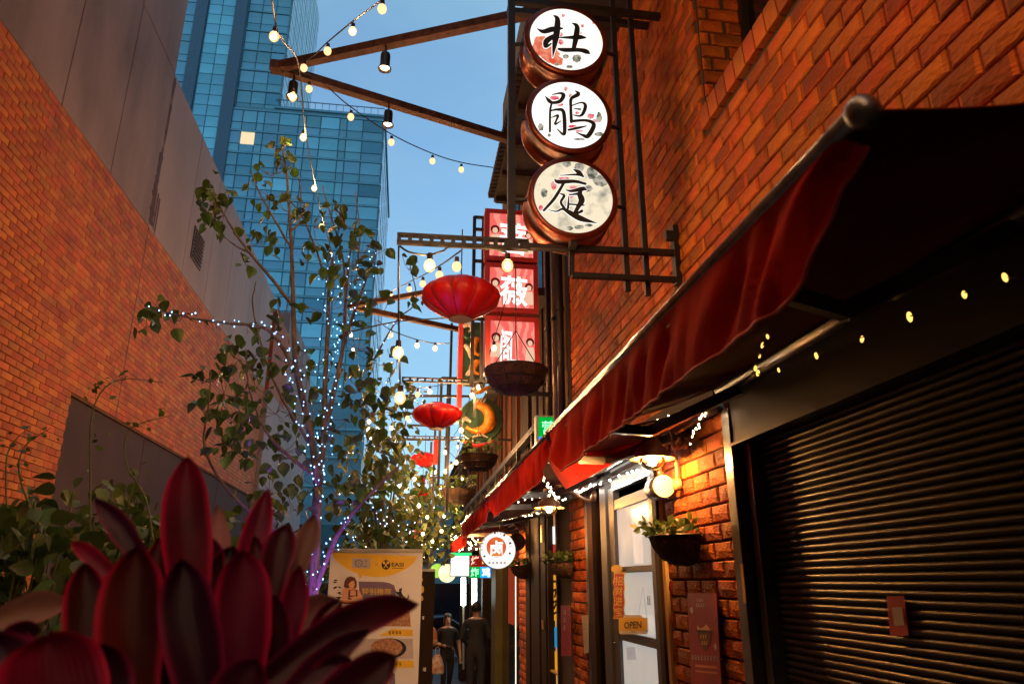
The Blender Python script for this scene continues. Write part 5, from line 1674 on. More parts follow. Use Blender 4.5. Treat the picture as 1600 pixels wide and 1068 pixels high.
string_lights('warm bulbs crowding in front of the timber storey', curve([P(700, 640, Y=10), P(720, 660, Y=10.5), P(700, 700, Y=11.5), P(722, 730, Y=12), P(700, 770, Y=13), P(712, 800, Y=13.5), P(690, 815, Y=15)], 5),
              [P(700, 650, Y=10.2), P(716, 690, Y=11.3), P(686, 690, Y=11.5), P(722, 740, Y=12), P(704, 755, Y=12.6), P(735, 770, Y=11.8), P(712, 790, Y=13.4), P(694, 800, Y=14.5), P(680, 730, Y=12.2), P(730, 800, Y=12)], .005)
string_lights('warm bulbs threaded through the leaves beside the small lanterns', curve([P(610, 650, Y=9.0), P(630, 700, Y=9.6), P(642, 750, Y=10.2), P(650, 790, Y=10.8), P(660, 820, Y=11.4), P(668, 850, Y=12)], 5),
              [P(612, 660, Y=9), P(628, 712, Y=9.6), P(640, 690, Y=9.8), P(634, 756, Y=10), P(648, 740, Y=10.2), P(655, 782, Y=10.6), P(644, 800, Y=10.6), P(668, 800, Y=11), P(661, 826, Y=11.2), P(676, 838, Y=11.6), P(650, 845, Y=11.6), P(690, 822, Y=11.4)], .005, scale=.9)
string_lights('far cluster of warm bulbs at the end of the lane', curve([P(690, 760, Y=13), P(680, 790, Y=15), P(672, 810, Y=17), P(664, 830, Y=19), P(655, 850, Y=22)], 5),
              [P(678, 785, Y=14.6), P(674, 795, Y=15.4), P(670, 806, Y=16.4), P(666, 815, Y=17.2), P(664, 824, Y=18.2), P(659, 835, Y=19.4), P(660, 846, Y=20.5), P(630, 830, Y=17), P(628, 842, Y=18), P(628, 815, Y=16), P(690, 770, Y=14)], .005)
# second bracket arm, like the first one
def slot_arm(u0, u1, v, Y, label, tall=True):
    t = thing('slotted_arm', label, 'bracket', (XR, Y, P(u0, v, Y=Y).z), 'slotted steel arms over the lane')
    a, b = P(u0, v, Y=Y), P(u1, v + 3, Y=Y)
    z = a.z
    fbar('rail', (a.x, Y, z + .02), (b.x, Y, z + .02), .035, .012, t)
    fbar('rail', (a.x, Y, z - .02), (b.x, Y, z - .02), .035, .012, t)
    for i in range(11):
        inst('rung', rg, t, (a.x + .01 + i * (b.x - a.x - .02) / 10, Y, z))
    fbar('tail', (b.x, Y, z), (XR, Y, z), .03, .03, t)
    if tall:
        fbar('post', (b.x - .02, Y, z - .4), (b.x - .02, Y, z + .05), .03, .03, t)
slot_arm(628, 745, 592, 7.9, 'slotted steel arm above the second lantern')
slot_arm(612, 730, 682, 11.0, 'farther slotted steel arm below the second lantern', False)
tb2 = thing('pipe_bracket', 'second dark pipe bracket sloping behind the biggest lantern', 'bracket', (XR, 8.5, 4.5))
fbar('arm', P(545, 478, Y=7.9), P(724, 516, Y=9.2), .06, .06, tb2, 'rust_metal')
fbar('arm', P(545, 478, Y=7.9), P(760, 440, Y=7.3), .05, .05, tb2, 'rust_metal')
tb3 = thing('steel_frame', 'thin black upright steel frame beside the round carved sign', 'frame', (0.6, 9.6, 2.6))
for (u, v0, v1, Y) in ((690, 590, 760, 9.4), (706, 505, 800, 9.8), (680, 670, 800, 11.5), (674, 690, 820, 12.5), (700, 600, 780, 11)):
    fbar('post', P(u, v0, Y=Y), Vector((P(u, v0, Y=Y).x, Y, P(u, v1, Y=Y).z)), .035, .035, tb3)
for (u0, u1, v, Y) in ((690, 720, 590, 9.4), (600, 760, 686, 11.2), (626, 735, 618, 9.6), (640, 700, 664, 11.6), (670, 740, 745, 12)):
    fbar('rail', P(u0, v, Y=Y), P(u1, v + 1, Y=Y), .03, .03, tb3)

# warm fairy lights along the awnings
fm = G().ball((0, 0, 0), .0048, 6, 4, sc=(1, 1, 1.7)).mesh('bulb', M['fairy_warm'])
fd = G().ball((0, 0, 0), .0048, 6, 4, sc=(1, 1, 1.7)).mesh('bulb', M['fairy_door'])
fa = G().ball((0, 0, 0), .0052, 8, 6, sc=(1, 1, 2.1)).mesh('bulb', M['fairy_amber'])
cm = G().ball((0, 0, 0), .0048, 6, 4, sc=(1, 1, 1.3)).mesh('bulb', M['fairy_cold'])
def fairy(label, pts, nb, me, jit, seed, cat='fairy lights', group='fairy light strings on the awnings', size=1.0, rc=.0025, cab='cable'):
    t = thing('fairy_lights', label, cat, pts[0], group)
    if rc: G().tube(pts, rc, 4).build('cable', M[cab], t)
    rr = random.Random(seed)
    n = len(pts) - 1
    for i in range(nb):
        f = (i + .5) / nb * n
        j = min(int(f), n - 1)
        p = pts[j].lerp(pts[j + 1], f - j) + Vector((rr.uniform(-jit, jit), rr.uniform(-jit, jit), rr.uniform(-jit, jit)))
        inst('bulb', me, t, p, (rr.uniform(-.3, .3), rr.uniform(-.3, .3), 0), size * rr.uniform(.75, 1.2))
    return t
aX = 1.40
fairy('fairy lights sagging along the shutter header under the nearest awning', curve([P(1590, 432, X=aX), P(1550, 440, X=aX), P(1460, 478, X=aX), P(1380, 512, X=aX), P(1310, 543, X=aX), P(1245, 564, X=aX), P(1195, 586, X=aX), P(1175, 576, X=aX)], 6), 7, fa, .004, 1, size=1.2)
fairy('fairy lights wound up the folding arm of the nearest awning', curve([P(1175, 578, X=1.2), P(1190, 545, X=1.18), P(1205, 505, X=1.15), P(1218, 470, X=1.1), P(1226, 440, X=1.05)], 5), 9, fa, .008, 2)
fairy('fairy lights bunched on the arm bracket above the nearest barn lamp', curve([P(1105, 640, X=1.48), P(1095, 655, X=1.46), P(1085, 672, X=1.44), P(1076, 692, X=1.42)], 5), 12, fm, .012, 3, size=.8)
fairy('fairy lights along the roller between the first two awnings', curve([P(1072, 640, X=1.45), P(1030, 655, X=1.42), P(1000, 664, X=1.38), P(960, 672, X=1.3)], 5), 7, fm, .006, 4, size=.9)
fairy('fairy lights on the rail above the grey shop door', curve([P(1000, 735, X=1.47), P(975, 741, X=1.47), P(930, 757, X=1.47), P(895, 768, X=1.47)], 5), 9, fd, .006, 5, size=.8)
fairy('fairy lights winding down the cheek of the second awning', curve([P(838, 735, X=.70), P(848, 748, X=.76), P(858, 762, X=.84), P(866, 775, X=.9), P(885, 782, X=1.0)], 5), 20, fm, .012, 6, size=.8)
fairy('row of fairy lights on the inner edge of the third awning', curve([P(788, 786, X=.9), P(815, 782, X=1.0), P(848, 776, X=1.1), P(866, 770, X=1.2)], 5), 9, fm, .004, 7, size=.9)
fairy('fairy lights on the rail over the second barn lamp', curve([P(845, 800, X=1.4), P(820, 806, X=1.4), P(795, 812, X=1.4), P(775, 812, X=1.3), P(740, 818, X=1.1)], 5), 20, fm, .012, 8, size=.9)
fairy('dense fairy lights under the farthest awning', curve([P(705, 838, Y=11.5), P(730, 844, Y=11), P(765, 838, Y=10.5), P(745, 852, Y=11), P(715, 858, Y=12)], 5), 46, fm, .05, 9, size=1.2)

# ------------------------------------------------------------------ leaves
def leaf_mesh(name, mat, L, W, seed, cup=.18):
    rr = random.Random(seed)
    prof = [(0, .02), (.10, .34), (.30, .5), (.55, .44), (.8, .22), (1.0, .01)]
    vs = []
    bend = rr.uniform(-.25, .25)
    for s, w in prof:
        z = -bend * L * s * s
        vs += [(-w * W, s * L, z + cup * w * W), (0, s * L, z), (w * W, s * L, z + cup * w * W)]
    fs = []
    for i in range(len(prof) - 1):
        a = i * 3
        fs += [(a, a + 1, a + 4, a + 3), (a + 1, a + 2, a + 5, a + 4)]
    g = G().add(vs, fs)
    return g, g.mesh(name, M[mat], smooth=True)

def put_leaves(parent, spots, variants, mat, limit, seed, joined='leaf_mass'):
    """spots: (pos, scale). hang at random angles; the largest in view become leaves of their own"""
    rr = random.Random(seed)
    def key(s):
        p = pix(s[0])
        return -(s[1] / p[2]) if p and 0 < p[0] < 1600 and 0 < p[1] < 1068 else 0
    spots = sorted(spots, key=key)
    g = G()
    for i, (p, sc_) in enumerate(spots):
        rot = Matrix.Rotation(rr.uniform(0, 6.28), 3, 'Z') @ Matrix.Rotation(R_(rr.gauss(-50, 32)), 3, 'X') @ Matrix.Rotation(R_(rr.gauss(0, 35)), 3, 'Y')
        v_ = rr.choice(variants)
        if i < limit:
            o = inst('leaf', v_[1], parent, p, rot.to_euler(), sc_)
        else:
            g.add([rot @ (a * sc_) + Vector(p) for a in v_[0].v], v_[0].f)
    if g.v:
        o = g.build(joined, M[mat], parent, smooth=True)
        o['kind'] = 'stuff'

LV = [leaf_mesh('leaf', 'leaf', .098, .078, i, .1 + .12 * i) for i in range(6)]
LF = [leaf_mesh('leaf', 'leaf_far', .11, .09, i + 9) for i in range(4)]
LS = [leaf_mesh('leaf', 'leaf_low', .075, .05, i + 20) for i in range(4)]

# ------------------------------------------------------------------ the lit tree
TRY = 5.6
tree = thing('street_tree', 'slender tree with heart-shaped leaves wrapped in blue-white fairy lights', 'tree', (P(488, 1068, Y=TRY).x, TRY, 0.0))
stems = {
    'trunk': ([(484, 1200, 5.6), (486, 1068, 5.6), (490, 930, 5.6), (493, 840, 5.6), (497, 760, 5.6)], .042, .034),
    'a': ([(497, 760, 5.6), (486, 680, 5.5), (470, 610, 5.45), (461, 560, 5.4), (458, 470, 5.4), (456, 400, 5.4), (452, 330, 5.4), (447, 262, 5.45), (440, 228, 5.5)], .028, .006),
    'b': ([(497, 760, 5.6), (506, 680, 5.65), (508, 600, 5.7), (512, 520, 5.75), (514, 450, 5.8), (520, 400, 5.85)], .026, .010),
    'c': ([(502, 700, 5.65), (520, 620, 5.7), (536, 540, 5.8), (540, 470, 5.9), (546, 400, 6.0), (558, 340, 6.1)], .022, .006),
    'c2': ([(536, 540, 5.8), (560, 470, 6.1), (578, 420, 6.2), (590, 385, 6.3)], .016, .006),
    'd': ([(490, 930, 5.6), (520, 850, 5.5), (552, 800, 5.4), (585, 765, 5.35), (620, 730, 5.3)], .022, .008),
    'e': ([(466, 590, 5.45), (440, 540, 5.35), (418, 515, 5.3), (390, 508, 5.25), (350, 504, 5.2), (300, 497, 5.15), (262, 488, 5.1), (225, 478, 5.1)], .016, .004),
    'f': ([(459, 480, 5.4), (420, 430, 5.3), (390, 395, 5.25), (365, 360, 5.2), (345, 325, 5.2), (332, 300, 5.2)], .014, .004),
    'f2': ([(390, 395, 5.25), (370, 385, 5.25), (350, 370, 5.2)], .008, .004),
    'g': ([(488, 740, 5.55), (455, 715, 5.4), (420, 680, 5.3), (400, 640, 5.25), (388, 600, 5.2), (384, 545, 5.2)], .014, .004),
    'g2': ([(488, 700, 5.55), (440, 620, 5.4), (415, 560, 5.35), (395, 480, 5.3), (400, 440, 5.3)], .012, .004),
    'h': ([(456, 390, 5.4), (430, 345, 5.35), (405, 300, 5.3), (392, 266, 5.3)], .010, .004),
    'i': ([(455, 360, 5.4), (468, 345, 5.5), (470, 300, 5.5), (466, 275, 5.5)], .008, .004),
    'j': ([(514, 450, 5.8), (490, 380, 5.75), (470, 335, 5.7), (440, 300, 5.6)], .010, .004),
    'k': ([(540, 470, 5.9), (535, 400, 5.9), (515, 330, 5.8), (503, 290, 5.8)], .010, .004),
    'l': ([(558, 420, 6.1), (562, 360, 6.1), (555, 300, 6.1)], .008, .004),
    'm': ([(440, 840, 5.6), (360, 770, 5.2), (320, 700, 5.1), (325, 640, 5.1), (330, 580, 5.1)], .012, .004),
    'n': ([(585, 560, 5.9), (620, 500, 6.0), (650, 470, 6.1), (640, 410, 6.1)], .008, .004),
}
for nm, (pl, r0, r1) in stems.items():
    q = curve([P(u, v, Y=y) for u, v, y in pl], 5)
    n = len(q)
    q = [p + Vector((.006 * noise.noise(Vector((i * .7, len(nm), 0))), 0, .004 * noise.noise(Vector((i * .9, 3, 1))))) for i, p in enumerate(q)]
    G().tube(q, [r0 + (r1 - r0) * i / (n - 1) for i in range(n)], 8).build('trunk' if nm == 'trunk' else 'branch', M['bark'], tree, smooth=True)
rr = random.Random(21)
clusters = [(440, 228, 22, 10), (430, 265, 36, 13), (338, 298, 26, 12), (350, 330, 38, 18), (335, 318, 22, 6), (408, 372, 34, 14), (450, 325, 22, 7), (478, 330, 26, 7), (540, 345, 36, 18), (562, 398, 46, 22), (500, 400, 36, 12),
            (238, 478, 26, 14), (228, 505, 20, 7), (275, 495, 18, 5), (330, 500, 14, 3), (440, 490, 28, 9), (402, 512, 18, 5), (512, 480, 46, 9), (372, 556, 36, 18), (325, 590, 26, 12), (330, 640, 28, 13), (372, 655, 38, 22),
            (345, 690, 28, 11), (402, 600, 36, 14), (432, 640, 38, 14), (440, 700, 38, 16), (420, 760, 36, 10), (388, 408, 16, 6), (480, 580, 46, 11), (560, 600, 46, 18), (600, 480, 26, 7), (638, 415, 20, 6), (650, 470, 18, 5),
            (600, 620, 38, 18), (590, 690, 46, 22), (540, 700, 36, 9), (620, 560, 18, 5), (460, 790, 40, 12), (520, 760, 40, 10), (585, 560, 36, 10), (380, 800, 40, 8), (545, 440, 40, 12), (490, 640, 50, 12), (540, 650, 40, 12), (350, 610, 44, 16), (390, 560, 40, 14), (365, 690, 40, 14), (410, 690, 40, 12), (450, 560, 40, 10), (585, 640, 44, 16), (560, 540, 40, 12), (470, 740, 40, 12), (560, 740, 44, 16), (420, 300, 34, 9), (490, 350, 40, 10), (330, 330, 30, 8)]
spots = []
tw = G()
for (u, v, r, n) in clusters:
    for _ in range(int(n * 1.2)):
        a = rr.uniform(0, 6.283); d = math.sqrt(rr.random()) * r
        y = 5.6 + rr.gauss(0, .22) - (0.3 if u < 400 else 0)
        p = P(u + d * math.cos(a), v + d * math.sin(a), Y=y)
        spots.append((p, rr.uniform(.5, 1.2)))
        if rr.random() < .5:
            c = P(u, v + 6, Y=y)
            tw.tube([p, p.lerp(c, .5) + Vector((0, 0, -.02)), c], .0025, 4)
o = tw.build('twigs', M['bark'], tree); o['kind'] = 'stuff'
put_leaves(tree, spots, LV, 'leaf', 300, 33)
# blue-white fairy lights on trunk and branches
fl = thing('fairy_lights', 'blue-white fairy lights wound round the slender tree', 'fairy lights', P(488, 1068, Y=5.6))
nb = 0
cab = G()
for nm, cnt, t0, t1 in (('trunk', 26, .35, 1), ('a', 46, 0, .42), ('b', 52, 0, 1), ('c', 46, 0, .8), ('c2', 28, 0, .9), ('e', 26, .1, .95), ('d', 14, 0, .5), ('n', 10, 0, .4)):
    q = curve([P(u, v, Y=y) for u, v, y in stems[nm][0]], 5)
    n = len(q) - 1
    wnd_ = []
    for i in range(cnt):
        f = (t0 + (t1 - t0) * (i + rr.random() * .6) / cnt) * n
        j = min(int(f), n - 1)
        p = q[j].lerp(q[j + 1], f - j)
        k = .045 if nm in ('trunk', 'a', 'b', 'c', 'c2') else .03
        a = rr.uniform(0, 6.283)
        k *= rr.uniform(.6, 2.0)
        p = p + Vector((math.cos(a) * k, -abs(math.sin(a)) * k - .01, rr.uniform(-.03, .03)))
        wnd_.append(p)
        inst('bulb', cm, fl, p, None, rr.uniform(.65, 1.1))
    cab.tube(wnd_, .002, 4)
cab.build('cable', M['cable'], fl)
# purple uplight at the foot of the tree
c = P(479, 1050, Y=5.2)
t = thing('uplight', 'small purple uplight glowing at the foot of the lit tree', 'light', c)
G().lathe([(.001, -.1), (.03, -.1), (.036, .05), (.031, .05), (.028, -.06)], c, (.05, .30, 1), 14).build('can', M['black_metal'], t)
G().ball(c + Vector((0, .0, .0)), .027, 10, 6).build('lens', M['purple_lamp'], t)
G().tube([c + Vector((0, -.02, -.1)), Vector((c.x, c.y - .02, .6))], .01, 6).build('stake', M['black_metal'], t)

# ------------------------------------------------------------------ trees behind
def bushy(name, label, bx, Y, blobs, nleaf, seed, nl=300, lights=0, lmat=None):
    rr = random.Random(seed)
    base = Vector((P(bx, 900, Y=Y).x, Y, gz(Y)))
    t = thing(name, label, 'tree', base, 'leafy trees down the lane')
    top = P(blobs[0][0], blobs[0][1], Y=Y)
    q = curve([base, base.lerp(top, .5) + Vector((.05, 0, 0)), top], 6)
    G().tube(q, [.05 - .035 * i / (len(q) - 1) for i in range(len(q))], 7).build('trunk', M['bark'], t, smooth=True)
    spots = []
    tot = sum(b[2] * b[3] for b in blobs)
    br = G()
    for (u, v, ru, rv) in blobs:
        c = P(u, v, Y=Y)
        mid = q[len(q) // 2]
        br.tube(curve([mid, mid.lerp(c, .6) + Vector((0, .1, -.05)), c], 4), [.018 - .0016 * k for k in range(9)], 5)
        for _ in range(int(nleaf * ru * rv / tot)):
            a = rr.uniform(0, 6.283); d = math.sqrt(rr.random())
            spots.append((P(u + d * ru * math.cos(a), v + d * rv * math.sin(a), Y=Y + rr.gauss(0, .45)), rr.uniform(.7, 1.2)))
    o = br.build('branches', M['bark'], t, smooth=True); o['kind'] = 'stuff'
    put_leaves(t, spots, LF, 'leaf_far', nl, seed)
    if lights:
        f = thing('fairy_lights', label.replace('leafy tree', 'fairy lights in the leafy tree').replace('bushy tree', 'fairy lights in the bushy tree'), 'fairy lights', base)
        me = G().ball((0, 0, 0), .0052, 6, 4).mesh('bulb', M[lmat])
        for i in range(lights):
            (u, v, ru, rv) = rr.choice(blobs)
            inst('bulb', me, f, P(u + rr.uniform(-.9, .9) * ru, v + rr.uniform(-.9, .9) * rv, Y=Y - .3 + rr.uniform(-.4, .2)), None, rr.uniform(.6, 1.2))
    return t
bushy('street_tree', 'leafy tree right behind the lit one, above the yellow banner', 590, 9.4, [(600, 640, 36, 50), (580, 720, 52, 60), (620, 700, 44, 60), (640, 620, 24, 30), (560, 790, 50, 50), (610, 790, 50, 50), (600, 850, 60, 40)], 640, 5, 220, 110, 'fairy_far')
bushy('street_tree', 'bushy tree farther back, below the small red lanterns', 660, 12.5, [(650, 760, 40, 60), (690, 800, 36, 46), (640, 820, 50, 46), (700, 770, 18, 20), (680, 850, 40, 30), (570, 860, 50, 46)], 1000, 6, 200, 50, 'fairy_warm2')
bushy('street_tree', 'low leafy tree left of the lit trunk, near the service doors', 440, 9.5, [(450, 860, 46, 40), (420, 800, 30, 40), (470, 900, 40, 40), (500, 880, 30, 50)], 260, 8, 120)

# ------------------------------------------------------------------ planter with low green plants
pl = thing('planter', 'long low dark concrete planter along the left of the lane', 'planter', (-1.6, 3.4, 0))
PX0, PX1, PY0, PY1, PZ = -3.0, -.25, 0.6, 7.2, .62
for (a, b) in (((PX0, PY0, -.3), (PX0 + .1, PY1, PZ)), ((PX1 - .1, PY0, -.3), (PX1, PY1, PZ)), ((PX0 + .1, PY0, -.3), (PX1 - .1, PY0 + .1, PZ)), ((PX0 + .1, PY1 - .1, -.3), (PX1 - .1, PY1, PZ))):
    G().b2(a, b).build('side', M['concrete'], pl, bevel=.01)
G().b2((PX0 + .1, PY0 + .1, -.2), (PX1 - .1, PY1 - .1, PZ - .06)).build('soil', M['soil'], pl)
def shrub(label, u, v, ru, rv, Y, n, seed):
    rr = random.Random(seed)
    base = P(u, v, Y=Y); base.z = PZ - .05
    t = thing('shrub', label, 'shrub', base, 'low green shrubs in the planter')
    spots = []
    g = G()
    for i in range(n):
        a = rr.uniform(0, 6.283); d = math.sqrt(rr.random())
        p = P(u + d * ru * math.cos(a), v + d * rv * math.sin(a), Y=Y + rr.gauss(0, .12))
        spots.append((p, rr.uniform(.6, 1.15)))
        if i % 6 == 0:
            g.tube(curve([base + Vector((rr.uniform(-.1, .1), rr.uniform(-.1, .1), 0)), base.lerp(p, .6) + Vector((0, 0, -.05)), p], 4), .004, 4)
    o = g.build('stems', M['stem_green'], t); o['kind'] = 'stuff'
    put_leaves(t, spots, LS, 'leaf_low', 110, seed)
shrub('blurred green shrub at the left edge above the red leaves', 40, 900, 90, 120, 2.6, 260, 1)
shrub('low green shrub left of the tall red leaf', 200, 860, 90, 70, 2.9, 220, 2)
shrub('pale green shrub below the dark service doors', 130, 800, 130, 60, 3.3, 90, 3)
shrub('dark green ground plant between red leaves and banner', 480, 1010, 60, 60, 4.6, 200, 4)
shrub('sparse shrub right of the tall red leaf', 330, 850, 60, 50, 3.2, 70, 5)
for i, (pl_, lab) in enumerate((([(140, 900), (141, 760), (142, 660), (160, 610), (195, 592), (255, 597)], 'tallest arching weed stem in front of the service doors'),
                              ([(240, 850), (228, 780), (200, 730), (195, 690), (210, 665), (270, 648)], 'second arching weed stem, right of the tallest'),
                              ([(30, 840), (12, 800), (10, 720), (22, 690), (40, 672)], 'leftmost curled weed stem near the brick'),
                              ([(60, 820), (35, 760), (30, 720), (45, 690), (80, 668)], 'leaning weed stem beside the leftmost one'))):
    q = curve([P(u, v, Y=2.7) for u, v in pl_], 6)
    t = thing('weed', lab, 'plant', q[0], 'arching weed stems in the planter')
    G().tube(q, [.0042 - .003 * k / len(q) for k in range(len(q))], 6).build('stem', M['stem_green'], t, smooth=True)
    rr = random.Random(i)
    g = G()
    for k in range(18):
        p = rr.choice(q[len(q) // 4:])
        leaf_tuft(g, p, .05, 1, .028, rr)
    o = g.build('leaves', M['leaf_low'], t); o['kind'] = 'stuff'

# ------------------------------------------------------------------ red cordyline in the foreground
cor = thing('cordyline', 'blurred dark red broad-leaved plant filling the lower left foreground', 'plant', P(300, 1250, Y=.95))
def blade(pts, wpx, Y, mat, seed, y1=None, fold=.22):
    rr = random.Random(seed)
    n0 = len(pts)
    q = curve([P(u, v, Y=Y + ((y1 or Y) - Y) * i / (n0 - 1)) for i, (u, v) in enumerate(pts)], 8)
    n = len(q)
    W = wpx / FPX * Y * (.84 if wpx > 45 else .95)
    g = G()
    vs = []
    for i, p in enumerate(q):
        s = i / (n - 1)
        d = (q[min(i + 1, n - 1)] - q[max(i - 1, 0)]).normalized()
        view = (p - CAM).normalized()
        side = d.cross(view).normalized()
        up = side.cross(d).normalized()
        w = W / 2 * (min(1, .45 + 1.2 * s) if s < .5 else 1) * (1 - max(0, (s - .35) / .65) ** (4.5 if wpx > 70 else 3.0)) + .0006
        for k in (-1, -.6, 0, .6, 1):
            wav = .12 * math.sin(s * 7 + seed + k) * abs(k)
            vs.append(p + side * w * k + up * (-abs(k) * fold * W + wav * W * .5))
    g.add(vs, [(i * 5 + j, (i + 1) * 5 + j, (i + 1) * 5 + j + 1, i * 5 + j + 1) for i in range(n - 1) for j in range(4)])
    o = g.build('leaf', M[mat], cor, smooth=True)
    at = o.data.attributes.new('across', 'FLOAT', 'POINT')
    at.data.foreach_set('value', [k for _ in range(n) for k in (-1.0, -.6, 0.0, .6, 1.0)])
    md = o.modifiers.new('smooth', 'SUBSURF'); md.levels = md.render_levels = 1
    return o
D, R, A = 'cordyline_dark', 'cordyline', 'cordyline_pale'
for i, (pts, w, Y, mt, y1) in enumerate((
        ([(300, 1120), (296, 900), (290, 800), (292, 716)], 80, .98, R, 1.02), ([(215, 1200), (205, 1040), (205, 940), (214, 856)], 104, .86, R, .9),
        ([(330, 1220), (312, 1060), (292, 950), (285, 878)], 92, .84, D, .88), ([(372, 1200), (376, 1040), (380, 930), (380, 862)], 92, .92, R, .95),
        ([(160, 1200), (142, 1040), (136, 950), (132, 884)], 72, .95, R, 1.0), ([(110, 1250), (95, 1130), (80, 1050), (74, 996)], 150, .78, R, .8),
        ([(372, 960), (388, 880), (404, 820), (418, 766)], 50, 1.05, R, 1.12), ([(420, 960), (430, 890), (438, 850), (447, 822)], 56, 1.0, D, 1.05),
        ([(455, 930), (470, 870), (482, 835), (491, 806)], 36, 1.08, A, 1.12), ([(330, 1150), (430, 1055), (530, 982), (600, 952), (648, 946)], 66, .9, D, 1.02),
        ([(400, 1160), (460, 1080), (520, 1022), (576, 985)], 50, .85, D, .92), ([(440, 1180), (510, 1105), (570, 1058), (616, 1026)], 74, .82, D, .86),
        ([(240, 900), (205, 850), (178, 812), (149, 780)], 34, 1.0, D, 1.02), ([(200, 930), (165, 890), (135, 862), (112, 848)], 24, 1.02, R, 1.05),
        ([(-30, 975), (30, 955), (70, 945), (108, 944)], 44, 1.15, A, 1.2), ([(352, 940), (346, 870), (342, 830), (340, 790)], 30, 1.1, A, 1.15),
        ([(-20, 1030), (10, 1005), (35, 990), (56, 988)], 40, .95, D, 1.0), ([(440, 1060), (452, 980), (462, 930), (468, 884)], 48, .98, R, 1.0),
        ([(360, 1000), (350, 930), (352, 890), (360, 858)], 66, 1.0, D, 1.05), ([(420, 1010), (450, 975), (490, 950), (530, 938)], 44, 1.05, A, 1.1),
        ([(260, 1200), (262, 1080), (258, 1000), (262, 930)], 96, .9, D, .92), ([(400, 1200), (415, 1080), (420, 1000), (430, 930)], 80, .95, D, .97),
        ([(480, 1180), (500, 1100), (520, 1060), (548, 1030)], 80, .88, D, .9), ([(30, 1200), (20, 1100), (10, 1050), (-10, 1000)], 110, .85, D, .9),
        ([(180, 1240), (165, 1120), (160, 1060), (158, 1010)], 90, .8, D, .82), ([(350, 1240), (360, 1150), (375, 1080), (400, 1030)], 100, .8, D, .82), ([(240, 1100), (236, 980), (240, 900), (250, 840)], 54, 1.0, R, 1.05), ([(330, 1000), (325, 920), (330, 870), (322, 836)], 40, 1.02, D, 1.05), ([(180, 1100), (170, 1000), (172, 930), (178, 890)], 46, 1.0, R, 1.02), ([(420, 1000), (412, 930), (404, 880), (398, 840)], 46, 1.0, R, 1.04), ([(500, 1060), (500, 1000), (512, 965), (530, 940)], 40, 1.05, D, 1.1), ([(60, 1120), (40, 1060), (30, 1020), (15, 990)], 60, .95, D, 1.0))):
    blade(pts, w, Y, mt, i, y1)
st = P(300, 1250, Y=.95)
G().tube([Vector((st.x, .95, PZ - .05)), st, P(290, 1000, Y=.98)], [.02, .018, .012], 8).build('stem', M['cordyline_dark'], cor)
# ------------------------------------------------------------------ pull-up banner
BY = 8.0
bz = gz(BY)
a, b = P(517, 862, Y=BY), P(656, 868, Y=BY)
ban = thing('pull_up_banner', 'white and yellow pull-up banner with a cartoon girl and food photos', 'banner', ((a.x + b.x) / 2, BY, bz))
zt_ = a.z
G().b2((a.x, BY, bz + .1), (b.x + .03, BY + .006, zt_)).build('sheet', M['white_print'], ban)
G().b2((a.x - .008, BY - .012, zt_), (b.x + .038, BY + .02, zt_ + .035)).build('top_rail', M['plastic_grey'], ban, bevel=.004)
G().b2((a.x - .02, BY - .08, bz + .01), (b.x + .05, BY + .1, bz + .1)).build('base', M['grey_metal'], ban, bevel=.01)
for s in (-.18, .18):
    G().b2(((a.x + b.x) / 2 + s - .02, BY - .2, bz), ((a.x + b.x) / 2 + s + .02, BY + .2, bz + .015)).build('foot', M['grey_metal'], ban)
G().tube([((a.x + b.x) / 2, BY + .05, bz + .1), ((a.x + b.x) / 2, BY + .05, zt_)], .01, 6).build('pole', M['grey_metal'], ban)
def bf(pts, nm, mt, d): return flat(pts, nm, mt, ban, d, Y=BY)
def zpx(l, k=9.71, o=(510, 850)): return [(o[0] + x / k, o[1] + y / k) for x, y in l]
def ell(cx_, cy_, rx, ry, n=22, a0=0, a1=360):
    return [(cx_ + rx * math.cos(R_(a0 + (a1 - a0) * i / n)), cy_ + ry * math.sin(R_(a0 + (a1 - a0) * i / n))) for i in range(n + (0 if a1 - a0 == 360 else 1))]
# yellow bowl-shaped field with its speech tail
bf(zpx([(75, 118)] + [(75 + (1385 - 75) * i / 24, 118 + (i / 24) * 60 + 345 * (math.sin(math.pi * i / 24)) ** .62) for i in range(25)] + [(1385, 180)]), 'yellow_field', 'yellow_print', .002)
bf(zpx([(470, 440), (550, 460), (510, 525)]), 'speech_tail', 'yellow_print', .0022)
bf(zpx([(392, 205), (670, 215), (665, 368), (388, 355)]), 'logo_panel', 'pale_print', .003)
for q in ([(490, 225), (550, 255), (550, 320), (490, 350), (435, 320), (435, 255)],):
    bf(zpx(q), 'logo_hexagon', 'purple_print', .004)
    bf(zpx([(490 + (x - 490) * .78, 287 + (y - 287) * .78) for x, y in q]), 'logo_inner', 'pale_print', .005)
    for k in range(3):
        bf(zpx([(455 + k * 25, 262), (462 + k * 25, 262), (474 + k * 25, 318), (467 + k * 25, 318)]), 'logo_stroke', 'purple_print', .006)
bf(zpx(ell(600, 250, 10, 10, 10)), 'logo_dot', 'black_print', .004)
bf(zpx(ell(598, 292, 8, 8, 10)), 'logo_dot', 'purple_print', .004)
bf(zpx([(555, 328), (615, 330), (615, 338), (555, 336)]), 'logo_line', 'black_print', .004)
for q in ([(735, 275), (742, 270), (785, 330), (778, 335)], [(782, 282), (774, 278), (735, 328), (742, 334)]):
    bf(zpx(q), 'cross_mark', 'orange_print', .004 if q[0][0] < 740 else .0045)
bf(zpx(ell(903, 307, 66, 73)), 'logo_disc', 'black_print', .004)
